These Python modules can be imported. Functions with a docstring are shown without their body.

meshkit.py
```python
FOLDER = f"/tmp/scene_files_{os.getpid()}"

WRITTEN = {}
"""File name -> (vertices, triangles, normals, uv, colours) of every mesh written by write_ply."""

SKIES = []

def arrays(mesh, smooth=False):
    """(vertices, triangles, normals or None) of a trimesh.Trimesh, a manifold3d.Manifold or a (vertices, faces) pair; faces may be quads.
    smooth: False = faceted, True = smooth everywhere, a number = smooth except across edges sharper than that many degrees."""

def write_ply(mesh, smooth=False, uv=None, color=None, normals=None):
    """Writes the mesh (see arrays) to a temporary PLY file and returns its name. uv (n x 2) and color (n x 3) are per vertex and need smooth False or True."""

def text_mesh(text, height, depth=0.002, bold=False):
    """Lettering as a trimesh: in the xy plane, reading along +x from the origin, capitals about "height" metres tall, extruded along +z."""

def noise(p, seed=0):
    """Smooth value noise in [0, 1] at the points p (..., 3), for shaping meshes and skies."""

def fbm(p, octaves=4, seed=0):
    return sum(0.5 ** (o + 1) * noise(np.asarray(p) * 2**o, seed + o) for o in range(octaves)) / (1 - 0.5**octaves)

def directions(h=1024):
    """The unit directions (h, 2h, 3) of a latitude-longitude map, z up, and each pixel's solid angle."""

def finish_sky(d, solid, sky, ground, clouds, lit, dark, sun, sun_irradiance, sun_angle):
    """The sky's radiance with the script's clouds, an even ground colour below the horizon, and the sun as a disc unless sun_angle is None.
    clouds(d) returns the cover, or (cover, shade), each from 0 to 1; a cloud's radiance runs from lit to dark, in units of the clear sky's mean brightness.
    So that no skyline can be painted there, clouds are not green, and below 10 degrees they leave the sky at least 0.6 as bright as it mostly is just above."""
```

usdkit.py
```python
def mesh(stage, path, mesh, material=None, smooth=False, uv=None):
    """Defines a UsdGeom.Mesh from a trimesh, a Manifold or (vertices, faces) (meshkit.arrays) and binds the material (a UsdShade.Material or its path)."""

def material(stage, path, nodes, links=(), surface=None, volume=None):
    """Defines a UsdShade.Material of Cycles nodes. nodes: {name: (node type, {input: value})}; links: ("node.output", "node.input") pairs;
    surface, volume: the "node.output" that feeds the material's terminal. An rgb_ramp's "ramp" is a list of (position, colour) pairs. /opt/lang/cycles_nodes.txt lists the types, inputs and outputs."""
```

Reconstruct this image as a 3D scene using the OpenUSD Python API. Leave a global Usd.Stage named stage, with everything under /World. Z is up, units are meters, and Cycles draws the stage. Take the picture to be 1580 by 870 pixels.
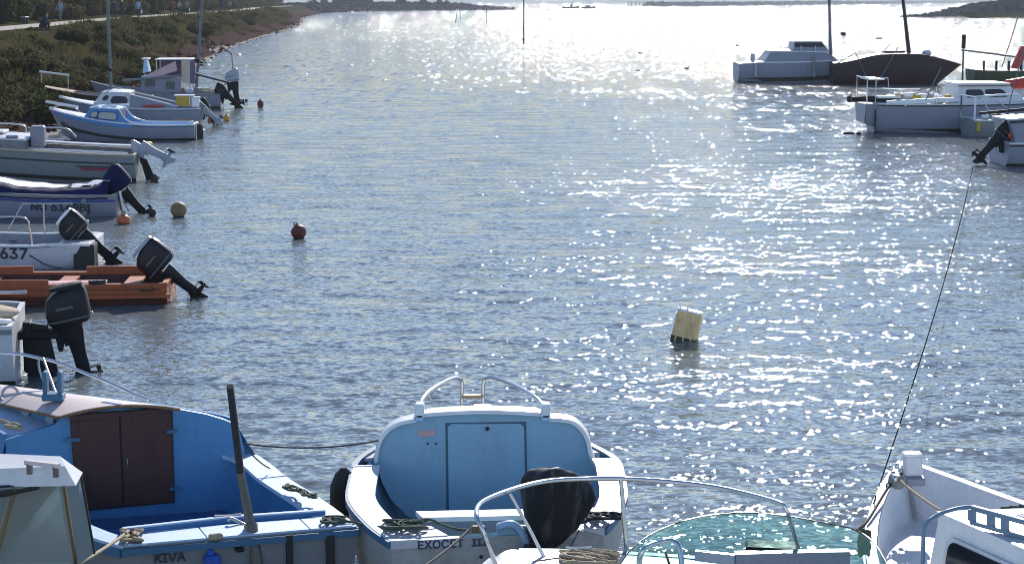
import math, random
import numpy as np, trimesh, usdkit, meshkit
import manifold3d as m3
from shapely.geometry import Polygon, box as sbox
from scipy.interpolate import PchipInterpolator
from pxr import Usd, UsdGeom, UsdLux, UsdShade, Gf, Sdf, Vt

stage = Usd.Stage.CreateInMemory()
UsdGeom.SetStageUpAxis(stage, 'Z')
UsdGeom.SetStageMetersPerUnit(stage, 1.0)
UsdGeom.Xform.Define(stage, '/World')
UsdGeom.Scope.Define(stage, '/World/Looks')
rng = np.random.default_rng(7)

# ---------------------------------------------------------------- camera, sky, sun, exposure
FPX, EYE_Z = 2800.0, 4.4
PITCH = math.atan((435 - 2) / FPX)
cam = UsdGeom.Camera.Define(stage, '/World/camera')
cam.CreateHorizontalApertureAttr(36.0)
cam.CreateVerticalApertureAttr(36.0 * 870 / 1580)
cam.CreateFocalLengthAttr(36.0 * FPX / 1580)
cam.CreateClippingRangeAttr((0.1, 20000.0))
cam.CreateExposureAttr(EXPOSURE := 0.25)
cam.AddTranslateOp().Set((0, 0, EYE_Z))
cam.AddRotateXOp().Set(90 - math.degrees(PITCH))

HAZE = .00014
SUN_AZ, SUN_EL = math.radians(8.5), math.radians(31.0)     # azimuth from +y towards +x
SUN_DIR = np.array([math.sin(SUN_AZ) * math.cos(SUN_EL), math.cos(SUN_AZ) * math.cos(SUN_EL), math.sin(SUN_EL)])
sky_mat = usdkit.material(stage, '/World/Looks/sky', {
    's': ('sky_texture', {'sky_type': 'single_scattering', 'sun_disc': False, 'sun_elevation': SUN_EL,
                          'sun_rotation': SUN_AZ, 'altitude': 5.0, 'air_density': 1.0, 'aerosol_density': 0.08, 'ozone_density': 1.6}),
    'wb': ('mix', {'mix_type': 'multiply', 'fac': 1.0, 'color2': (.93, .97, 1.10)}),
    'b': ('background_shader', {'strength': 0.115})}, [('s.color', 'wb.color1'), ('wb.color', 'b.color')], surface='b.background')
dome = UsdLux.DomeLight.Define(stage, '/World/sky')
UsdShade.MaterialBindingAPI.Apply(dome.GetPrim()).Bind(sky_mat)
dome.GetPrim().SetCustomDataByKey('kind', 'structure')
sun = UsdLux.DistantLight.Define(stage, '/World/sun')
sun.CreateIntensityAttr(1.25)
sun.CreateAngleAttr(0.53)
sun.CreateNormalizeAttr(True)
sun.CreateColorAttr((1.0, 0.95, 0.88))
sun.AddRotateXYZOp().Set((math.degrees(math.pi / 2 - SUN_EL), 0, math.degrees(math.pi - SUN_AZ)))

# where a point of the photograph (1580 x 870) meets a height or a distance: used to measure positions only
_F = np.array([0, math.cos(PITCH), -math.sin(PITCH)]); _U = np.array([0, math.sin(PITCH), math.cos(PITCH)])
EYE = np.array([0, 0, EYE_Z])
def _ray(u, v): return _F + np.array([1., 0, 0]) * ((u - 790) / FPX) + _U * ((435 - v) / FPX)
def P(u, v, z=0.0):
    d = _ray(u, v); return EYE + d * ((z - EYE_Z) / d[2])
def Pd(u, v, y):
    d = _ray(u, v); return EYE + d * (y / d[1])
def V(*a): return np.array(a, float)

# ---------------------------------------------------------------- materials
M = {}
def mat(name, nodes, links, surface=None, volume=None):
    M[name] = usdkit.material(stage, '/World/Looks/' + name, nodes, links, surface=surface, volume=volume); return M[name]
def paint(name, col, rough=0.45, wear=0.18, scale=3.0, metallic=0.0, bump=0.0, bscale=40.0, dirt=None, coat=0.0, spec=0.5):
    """A solid colour with uneven fading, streaks and grime."""
    c = np.array(col, float); d = np.array(dirt if dirt is not None else c * 0.45 + 0.012)
    nodes = {'tc': ('texture_coordinate', {}),
             'mp': ('mapping', {'scale': (1.6, 1.6, 0.3)}),
             'n': ('noise_texture', {'scale': scale, 'detail': 6.0, 'roughness': 0.65}),
             'n2': ('noise_texture', {'scale': scale * 9, 'detail': 3.0, 'roughness': 0.6}),
             'r': ('rgb_ramp', {'ramp': [(0.0, tuple(c * (1 + wear * .5))), (0.5, tuple(c)), (0.62, tuple(c * (1 - wear * .5) + d * wear * .5)), (0.8, tuple(c * (1 - wear) + d * wear)), (1.0, tuple(d))]}),
             'r2': ('rgb_ramp', {'ramp': [(0.0, (1 - wear * .7,) * 3), (0.5, (1, 1, 1)), (1.0, (1 + wear * .4,) * 3)]}),
             'mx': ('mix', {'mix_type': 'multiply', 'fac': 1.0}),
             'mr': ('map_range', {'from_min': 0.3, 'from_max': 0.7, 'to_min': rough * .8, 'to_max': min(1, rough * 1.25)}),
             'p': ('principled_bsdf', {'metallic': metallic, 'coat_weight': coat, 'specular_ior_level': spec})}
    links = [('tc.object', 'mp.vector'), ('mp.vector', 'n.vector'), ('tc.object', 'n2.vector'), ('n.fac', 'r.fac'), ('n2.fac', 'r2.fac'),
             ('r.color', 'mx.color1'), ('r2.color', 'mx.color2'), ('mx.color', 'p.base_color'), ('n.fac', 'mr.value'), ('mr.result', 'p.roughness')]
    if bump:
        nodes['bn'] = ('noise_texture', {'scale': bscale, 'detail': 4.0}); nodes['b'] = ('bump', {'strength': bump, 'distance': 0.01})
        links += [('tc.object', 'bn.vector'), ('bn.fac', 'b.height'), ('b.normal', 'p.normal')]
    return mat(name, nodes, links, 'p.BSDF')
paint('gelcoat_white', (.56, .56, .57), .38, .28, scale=2.2, dirt=(.30, .28, .23))
paint('gelcoat_bright', (.70, .70, .70), .40, .22, scale=2.5, dirt=(.38, .35, .29))
paint('hull_grey', (.19, .20, .195), .45, .30, dirt=(.16, .15, .11))
paint('hull_cream', (.36, .36, .33), .5, .55, scale=2.0, dirt=(.20, .18, .12))
paint('hull_lilac', (.205, .21, .25), .40, .22)
paint('weed_black', (.018, .020, .016), .7, .4)
paint('deck_light_blue', (.36, .52, .70), .42, .22, scale=5, dirt=(.30, .34, .36))
paint('deck_pale', (.42, .55, .70), .5, .34, scale=5, dirt=(.38, .38, .34))
paint('kiva_blue', (.072, .230, .425), .45, .24, scale=2.2, dirt=(.03, .09, .18))
paint('kiva_blue_dark', (.038, .140, .31), .45, .2)
paint('exocet_blue', (.245, .415, .520), .42, .24, scale=2.2, dirt=(.16, .22, .26))
paint('exocet_seam', (.06, .12, .17), .6, .1)
paint('rub_blue', (.045, .13, .22), .5, .3)
paint('cabin_blue', (.08, .22, .45), .4, .2)
paint('navy', (.005, .010, .055), .7, .2, spec=.12)
paint('navy_stripe', (.02, .05, .22), .5, .1)
paint('float_white_and_tarp_glare', (.80, .80, .80), .45, .12, bump=.5, bscale=14)  # white for sun glare on the tarpaulin, also for a white float
paint('door_brown', (.060, .014, .010), .55, .35, scale=6, dirt=(.012, .012, .014))
paint('roof_ply', (.60, .50, .47), .5, .18, dirt=(.34, .25, .20))
paint('wood_brown', (.19, .095, .045), .65, .35, scale=9, bump=.3)
paint('wood_grey', (.13, .115, .095), .75, .35, scale=9, bump=.4)
paint('wood_dark', (.020, .020, .022), .6, .3, scale=9)
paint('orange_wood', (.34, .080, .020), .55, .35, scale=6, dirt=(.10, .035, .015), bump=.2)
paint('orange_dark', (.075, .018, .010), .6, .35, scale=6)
paint('red_brown', (.022, .006, .008), .55, .35)
paint('red_paint', (.42, .03, .02), .5, .25)
paint('pink_cloth', (.60, .36, .36), .8, .2)
paint('white_cloth', (.75, .72, .72), .8, .15)
paint('tan_cloth', (.52, .42, .30), .85, .25)
paint('motor_black', (.005, .0055, .007), .36, .25, scale=8, spec=.35)
paint('decal_grey', (.085, .085, .09), .5, .2)
paint('motor_matt', (.008, .0085, .010), .6, .3, scale=8, spec=.25)
paint('motor_blue', (.006, .011, .048), .65, .15, bump=.3, bscale=9, spec=.12)
paint('motor_grey', (.30, .32, .35), .4, .2)
paint('cowl_lit_white', (.72, .72, .70), .35, .1)  # stands for sunlight on a black cowl top
paint('motor_maroon', (.014, .006, .009), .34, .25, spec=.35)
paint('steel', (.70, .70, .70), .18, .08, metallic=1.0)
paint('alloy', (.50, .50, .50), .38, .15, metallic=1.0)
paint('bronze', (.30, .23, .14), .42, .25, metallic=1.0)
paint('line_black', (.008, .008, .009), 1.0, .2, spec=0.)
paint('motor_worn', (.009, .0095, .011), .5, .8, scale=5, spec=.3, dirt=(.13, .13, .135), bump=.35, bscale=12)
paint('rubber', (.014, .014, .014), .7, .3)
paint('weed_green', (.045, .060, .025), .85, .5, bump=.5)
paint('rope_tan', (.36, .29, .19), .9, .4, scale=30, bump=.6, bscale=120)
paint('rope_green', (.06, .085, .055), .9, .45, scale=30, bump=.6, bscale=120)
paint('rope_dark', (.030, .030, .030), .85, .3, scale=30)
paint('buoy_red', (.12, .018, .015), .5, .35, dirt=(.05, .02, .015))
paint('buoy_orange', (.50, .11, .03), .5, .3, dirt=(.12, .05, .02))
paint('buoy_tan', (.20, .125, .05), .6, .4, dirt=(.09, .06, .03))
paint('buoy_yellow', (.60, .33, .05), .5, .25)
paint('buoy_dark', (.030, .016, .016), .6, .3)
paint('can_plastic', (.80, .54, .24), .5, .6, scale=9, dirt=(.16, .08, .025), bump=.2)
paint('can_cap', (.80, .78, .72), .45, .12)
paint('crate_yellow', (.42, .30, .03), .6, .3)
paint('lettering', (.020, .022, .030), .6, .1)
paint('lettering_blue', (.025, .035, .09), .6, .1)
paint('decal_red', (.26, .03, .05), .5, .15)
paint('box_blue', (.02, .08, .36), .4, .15)
paint('pole_white', (.62, .62, .60), .5, .2)
paint('mast_grey', (.11, .12, .14), .45, .15)
paint('skin', (.42, .25, .18), .55, .05)
for nm, c in dict(cloth_navy=(.012, .018, .05), cloth_blue=(.03, .07, .17), cloth_pale_blue=(.22, .28, .38), cloth_black=(.012, .012, .014), cloth_red=(.16, .03, .025),
                  cloth_grey=(.16, .17, .19), cloth_tan=(.30, .23, .15), hair=(.025, .016, .010), cloth_white=(.66, .66, .66), cloth_violet=(.14, .10, .17)).items():
    paint(nm, c, .85, .15)
def pane(name, tint, gloss=0.06, haze=0.0):
    nodes = {'t': ('transparent_bsdf', {'color': tint}), 'g': ('glossy_bsdf', {'color': (.9, .9, .9), 'roughness': gloss, 'distribution': 'ggx'}),
             'd': ('diffuse_bsdf', {'color': tuple(np.array(tint) * .8)}), 'f': ('fresnel', {'IOR': 1.45}),
             'm0': ('mix_closure', {'fac': haze}), 'm': ('mix_closure', {})}
    mat(name, nodes, [('t.BSDF', 'm0.closure1'), ('d.BSDF', 'm0.closure2'), ('f.fac', 'm.fac'), ('m0.closure', 'm.closure1'), ('g.BSDF', 'm.closure2')], 'm.closure')
pane('glass_green', (.58, .88, .81), .05, .18)
paint('rail_blue_grey', (.13, .20, .27), .35, .2)
pane('glass_grey', (.80, .90, .87), .06, .22)
mat('glass_dark', {'p': ('principled_bsdf', {'base_color': (.012, .014, .018), 'roughness': .12})}, [], 'p.BSDF')
mat('glass_cream', {'p': ('principled_bsdf', {'base_color': (.42, .40, .33), 'roughness': .35})}, [], 'p.BSDF')
# ---------------------------------------------------------------- mesh kit
class MB:
    """Collects shapes; becomes ONE mesh."""
    def __init__(s): s.v, s.f, s.n = [], [], 0
    def add(s, v, f):
        v = np.asarray(v, float); f = np.asarray(f, int)
        if f.shape[1] == 4: f = np.vstack([f[:, [0, 1, 2]], f[:, [0, 2, 3]]])
        s.v.append(v); s.f.append(f + s.n); s.n += len(v); return s
    def mesh(s, m): 
        if hasattr(m, 'to_mesh'): k = m.to_mesh(); return s.add(k.vert_properties[:, :3], k.tri_verts)
        return s.add(m.vertices, m.faces)
    def box(s, c, size, rot=None, bev=0.0):
        if bev:
            e = np.array(size) / 2 - bev
            pts = [V(*c) * 0 + V(sx * e[0], sy * e[1], sz * e[2]) + b for sx in (-1, 1) for sy in (-1, 1) for sz in (-1, 1) for b in (V(sx * bev, 0, 0), V(0, sy * bev, 0), V(0, 0, sz * bev))]
            m = trimesh.convex.convex_hull(np.array(pts)); v = np.array(m.vertices); f = np.array(m.faces)
        else:
            m = trimesh.creation.box(size); v = np.array(m.vertices); f = np.array(m.faces)
        if rot is not None: v = v @ np.asarray(rot).T
        return s.add(v + np.asarray(c, float), f)
    def quad(s, a, b, c, d): return s.add([a, b, c, d], [[0, 1, 2, 3]])
    def slab(s, poly, th):
        """A planar polygon (n x 3) thickened along its normal by th (towards the back)."""
        p = np.asarray(poly, float); n = newell(p); q = p - n * th; k = len(p)
        tri = fan(p, n)
        s.add(np.vstack([p, q]), np.vstack([tri, tri[:, ::-1] + k]))
        v = np.repeat(np.vstack([p, q]), 1, 0)
        return s.add(v, [[i, i + k, (i + 1) % k + k, (i + 1) % k] for i in range(k)])
    def grid(s, g, flip=False):
        g = np.asarray(g, float); a, b = g.shape[:2]
        i, j = np.meshgrid(np.arange(a - 1), np.arange(b - 1), indexing='ij')
        q = np.stack([i * b + j, i * b + j + 1, (i + 1) * b + j + 1, (i + 1) * b + j], -1).reshape(-1, 4)
        return s.add(g.reshape(-1, 3), q[:, ::-1] if flip else q)
    def sheet(s, g, th, up=V(0, 0, 1)):
        """A grid with thickness th below it and closed edges."""
        g = np.asarray(g, float); h = g - up * th
        s.grid(g); s.grid(h, True)
        for a, b in ((g[0], h[0]), (h[-1], g[-1]), (h[:, 0], g[:, 0]), (g[:, -1], h[:, -1])): s.grid(np.stack([a, b]))
        return s
    def tube(s, pts, r, sides=8, smooth=0, closed=False):
        p = np.asarray(pts, float)
        if smooth: p = curve(p, smooth, closed)
        n = len(p); t = np.gradient(p, axis=0); r = np.asarray(r, float)
        if r.ndim and len(r) != n: r = np.interp(np.linspace(0, 1, n), np.linspace(0, 1, len(r)), r)
        if closed: t = np.roll(p, -1, 0) - np.roll(p, 1, 0)
        t /= np.linalg.norm(t, axis=1, keepdims=True) + 1e-12
        a = np.zeros_like(p); u = V(0, 0, 1) if abs(t[0, 2]) < .9 else V(1, 0, 0)
        for i in range(n):
            u = u - t[i] * (u @ t[i]); u = u / (np.linalg.norm(u) + 1e-12); a[i] = u
        b = np.cross(t, a); ang = np.arange(sides) * 2 * math.pi / sides
        rr = np.broadcast_to(np.asarray(r, float), (n,))[:, None, None]
        g = p[:, None] + rr * (np.cos(ang)[None, :, None] * a[:, None] + np.sin(ang)[None, :, None] * b[:, None])
        i, j = np.meshgrid(np.arange(n if closed else n - 1), np.arange(sides), indexing='ij'); i2 = (i + 1) % n; j2 = (j + 1) % sides
        q = np.stack([i * sides + j, i2 * sides + j, i2 * sides + j2, i * sides + j2], -1).reshape(-1, 4)[:, ::-1]
        s.add(g.reshape(-1, 3), q)
        if not closed:
            for k, fl in ((0, 0), (n - 1, 1)):
                ring = np.vstack([g[k], p[k][None]]); f = [[x, (x + 1) % sides, sides] for x in range(sides)]
                s.add(ring, np.array(f)[:, ::-1] if not fl else f)
        return s
    def bar(s, pts, w, h, up=V(0, 0, 1)):
        """A rectangular section swept along a line, its top on the line."""
        p = np.asarray(pts, float); t = np.gradient(p, axis=0); t /= np.linalg.norm(t, axis=1, keepdims=True)
        side = np.cross(t, up); side /= np.linalg.norm(side, axis=1, keepdims=True); w = np.broadcast_to(w, (len(p),))[:, None]
        c = [p - side * w / 2, p + side * w / 2, p + side * w / 2 - up * h, p - side * w / 2 - up * h]
        for k in range(4): s.grid(np.stack([c[k], c[(k + 1) % 4]], 0))
        for k in (0, -1): s.quad(*[x[k] for x in (c if k else c[::-1])])
        return s
    def loft(s, secs, caps=True, closed=True):
        g = np.array(secs, float)
        if closed: g = np.concatenate([g, g[:, :1]], 1)
        s.grid(g)
        if caps:
            for k, r in ((0, True), (-1, False)):
                ring = np.array(secs[k]); c = ring.mean(0); m = len(ring)
                f = np.array([[x, (x + 1) % m, m] for x in range(m)])
                s.add(np.vstack([ring, c]), f[:, ::-1] if r else f)
        return s
    def ball(s, c, r, n=2):
        m = trimesh.creation.icosphere(n, 1.0); return s.add(np.array(m.vertices) * np.asarray(r) + np.asarray(c, float), m.faces)
    def xf(s, fn):
        s.v = [fn(v) for v in s.v]; return s
    def arrays(s): return np.vstack(s.v), np.vstack(s.f)
def newell(p):
    q = np.roll(p, -1, 0); n = np.array([((p[:, 1] - q[:, 1]) * (p[:, 2] + q[:, 2])).sum(), ((p[:, 2] - q[:, 2]) * (p[:, 0] + q[:, 0])).sum(), ((p[:, 0] - q[:, 0]) * (p[:, 1] + q[:, 1])).sum()])
    return n / np.linalg.norm(n)
def fan(p, n):
    """Triangles of a planar polygon, concave ones too."""
    u = p[1] - p[0]; u /= np.linalg.norm(u); w = np.cross(n, u); xy = np.c_[(p - p[0]) @ u, (p - p[0]) @ w]
    v, f = trimesh.creation.triangulate_polygon(Polygon(xy), engine='earcut')
    from scipy.spatial import cKDTree
    idx = cKDTree(xy).query(v)[1]; f = idx[np.asarray(f)]
    a, b, c = xy[f[:, 0]], xy[f[:, 1]], xy[f[:, 2]]
    cr = (b[:, 0] - a[:, 0]) * (c[:, 1] - a[:, 1]) - (b[:, 1] - a[:, 1]) * (c[:, 0] - a[:, 0])
    f[cr < 0] = f[cr < 0][:, ::-1]; return f
def curve(pts, n=6, closed=False):
    """Catmull-Rom through points, n steps a span."""
    p = np.asarray(pts, float)
    e = np.vstack([p[-1], p, p[0], p[1]]) if closed else np.vstack([2 * p[0] - p[1], p, 2 * p[-1] - p[-2]])
    t = np.linspace(0, 1, n, endpoint=False)[:, None]; out = []
    for i in range(len(e) - 3):
        a, b, c, d = e[i:i + 4]
        out.append(.5 * (2 * b + (c - a) * t + (2 * a - 5 * b + 4 * c - d) * t ** 2 + (3 * b - a - 3 * c + d) * t ** 3))
    return np.vstack(out + ([] if closed else [p[-1:]]))
def resample(pts, n, ts=None):
    p = np.asarray(pts, float); d = np.r_[0, np.cumsum(np.linalg.norm(np.diff(p, axis=0), axis=1))]; d /= d[-1]
    return PchipInterpolator(d, p, axis=0)(np.linspace(0, 1, n) if ts is None else ts)
def rx(a): c, s = math.cos(a), math.sin(a); return np.array([[1, 0, 0], [0, c, -s], [0, s, c]])
def ry(a): c, s = math.cos(a), math.sin(a); return np.array([[c, 0, s], [0, 1, 0], [-s, 0, c]])
def rz(a): c, s = math.cos(a), math.sin(a); return np.array([[c, -s, 0], [s, c, 0], [0, 0, 1]])
def rrect(w, h, r, n=4):
    r = min(r, w / 2 - 1e-4, h / 2 - 1e-4); out = []
    for cx, cy, a0 in ((w - r, h - r, 0), (r, h - r, 90), (r, r, 180), (w - r, r, 270)):
        for k in range(n + 1): a = math.radians(a0 + 90 * k / n); out.append((cx + r * math.cos(a), cy + r * math.sin(a)))
    return np.array(out)

# ---------------------------------------------------------------- scene kit
_used = {}
def _path(parent, name):
    k = (parent, name); n = _used.get(k, 0); _used[k] = n + 1
    return f'{parent}/{name}' + (f'_{n:03d}' if n else '')
class Thing:
    pass
def tag(prim, label=None, cat=None, group=None, kind=None):
    for k, x in (('label', label), ('category', cat), ('group', group), ('kind', kind)):
        if x: prim.SetCustomDataByKey(k, x)
def thing(name, label, cat, loc=(0, 0, 0), heading=0.0, group=None, heel=0.0, trim=0.0, world=False):
    """An Xform at the thing's base. Parts are given in its own frame (x ahead, y to port), or, with world=True, where they stand."""
    t = Thing(); t.path = _path('/World', name); x = UsdGeom.Xform.Define(stage, t.path); t.prim = x.GetPrim()
    t.loc = np.array(loc, float); t.R = np.eye(3) if world else rz(math.radians(heading)) @ ry(math.radians(-trim)) @ rx(math.radians(heel)); t.world = world
    m = np.eye(4); m[:3, :3] = t.R; m[:3, 3] = t.loc
    x.AddTransformOp().Set(Gf.Matrix4d(*m.T.flatten().tolist()))
    tag(t.prim, label, cat, group); return t
def part(t, name, mb, m, smooth=35, label=None, parent=None, kind=None):
    v, f = mb.arrays() if isinstance(mb, MB) else (np.array(mb.vertices), np.array(mb.faces))
    if t.world: v = v - t.loc
    p = _path(parent or t.path, name)
    pr = usdkit.mesh(stage, p, (v, f), M[m], smooth=smooth).GetPrim()
    tag(pr, label, kind=kind); return p
def single(name, mb, m, label=None, cat=None, group=None, kind=None, smooth=35):
    v, f = mb.arrays() if isinstance(mb, MB) else mb
    p = _path('/World', name); pr = usdkit.mesh(stage, p, (v, f), M[m], smooth=smooth).GetPrim(); tag(pr, label, cat, group, kind); return pr
def copy_of(src, name, label, cat, loc, heading=0, scale=1.0, group=None):
    p = _path('/World', name); x = UsdGeom.Xform.Define(stage, p); pr = x.GetPrim()
    pr.GetReferences().AddInternalReference(src); pr.SetInstanceable(True)
    x.ClearXformOpOrder(); s = np.ones(3) * scale
    m = np.eye(4); m[:3, :3] = rz(math.radians(heading)) * s; m[:3, 3] = loc
    x.AddTransformOp(opSuffix='placed').Set(Gf.Matrix4d(*m.T.flatten().tolist())); tag(pr, label, cat, group); return pr
def plate(t, name, A, B, C, D, u0, u1, v0, v1, m, r=.03, off=.004, th=.012, parent=None, label=None):
    """A rounded plate lying on the face A B C D (bottom left, bottom right, top right, top left, seen from outside)."""
    A, B, C, D = map(np.asarray, (A, B, C, D)); W = np.linalg.norm((B + C - A - D) / 2) * (u1 - u0); Hh = np.linalg.norm((D + C - A - B) / 2) * (v1 - v0)
    q = rrect(W, Hh, r); uu = u0 + q[:, 0] / W * (u1 - u0); vv = v0 + q[:, 1] / Hh * (v1 - v0)
    n = np.cross(B - A, D - A); n = n / np.linalg.norm(n)
    p = ((1 - uu) * (1 - vv))[:, None] * A + (uu * (1 - vv))[:, None] * B + (uu * vv)[:, None] * C + ((1 - uu) * vv)[:, None] * D + n * (off + th)
    k = len(p); mb = MB(); c = p.mean(0)
    mb.add(np.vstack([p, c]), [[i, (i + 1) % k, k] for i in range(k)])
    mb.add(np.vstack([p, p - n * th * 1.2]), [[i, i + k, (i + 1) % k + k, (i + 1) % k] for i in range(k)])
    return part(t, name, mb, m, 30, label, parent)
def text_on(t, name, txt, o, xd, ud, h, m, depth=.003, bold=True, parent=None, squeeze=1.0):
    k = meshkit.text_mesh(txt, h, depth, bold); v = np.array(k.vertices); xd = np.asarray(xd, float); ud = np.asarray(ud, float)
    xd = xd / np.linalg.norm(xd); ud = ud - xd * (ud @ xd); ud /= np.linalg.norm(ud); n = np.cross(xd, ud)
    w = np.asarray(o) + v[:, :1] * squeeze * xd + v[:, 1:2] * ud + v[:, 2:] * n
    return part(t, name, MB().add(w, k.faces), m, False, parent=parent)
def fbm(p, octaves=4): return meshkit.fbm(np.asarray(p, float), octaves) if 'octaves' in meshkit.fbm.__code__.co_varnames else meshkit.fbm(np.asarray(p, float))
# ================================================================= THE SETTING
# ---- water: real wavelets near by, finer ripples in the normal
def water_heights(X, Y, step):
    z = np.zeros_like(X); r = np.random.default_rng(3)
    for lam in np.geomspace(.24, 3.2, 70):
        th = r.normal(0, .40) + math.pi / 2 + SUN_AZ * .5; k = 2 * math.pi / lam; ph = r.uniform(0, 6.283)
        a = WAVE * lam ** 1.0 / (1 + (lam / 1.1) ** 1.6)
        fade = np.clip(lam / step / 3.0 - 1, 0, 1)
        arg = k * (X * math.cos(th) + Y * math.sin(th)) + ph
        # groups: each train swells and dies along its crests
        env = .6 + .7 * np.sin(.23 * k * (X * math.sin(th) - Y * math.cos(th)) * r.uniform(.5, 1) + r.uniform(0, 6)) * np.sin(.11 * k * (X + Y * .6) + r.uniform(0, 6))
        z += a * fade * env * (np.sin(arg) + .22 * np.sin(2 * arg + .6))
    return z
WAVE = .0036
rows = [7.5]
while rows[-1] < 95: rows.append(rows[-1] * 1.0033)
while rows[-1] < 9000: rows.append(rows[-1] * 1.03)
rows = np.array(rows); cols = np.linspace(-1, 1, 300)
Yw = np.repeat(rows[:, None], len(cols), 1); Xw = cols[None, :] * (4 + .42 * rows[:, None])
step = np.maximum(np.gradient(rows)[:, None], (Xw[:, 1] - Xw[:, 0])[:, None] * .7)
Zw = water_heights(Xw, Yw, step)
w = MB().grid(np.stack([Xw, Yw, Zw], -1), True)
for x0, x1, y0, y1 in ((-9000, 9000, -400, 7.4),):          # the rest of the basin, beside and behind
    w.quad((x0, y0, -.03), (x1, y0, -.03), (x1, y1, -.03), (x0, y1, -.03))
for sx in (-1, 1):
    a, b = sx * (4 + .42 * rows[0]), sx * (4 + .42 * rows[-1])
    pts = [(a, rows[0], -.03), (sx * 9000, rows[0], -.03), (sx * 9000, rows[-1], -.03), (b, rows[-1], -.03)]
    w.quad(*(pts if sx > 0 else pts[::-1]))
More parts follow.
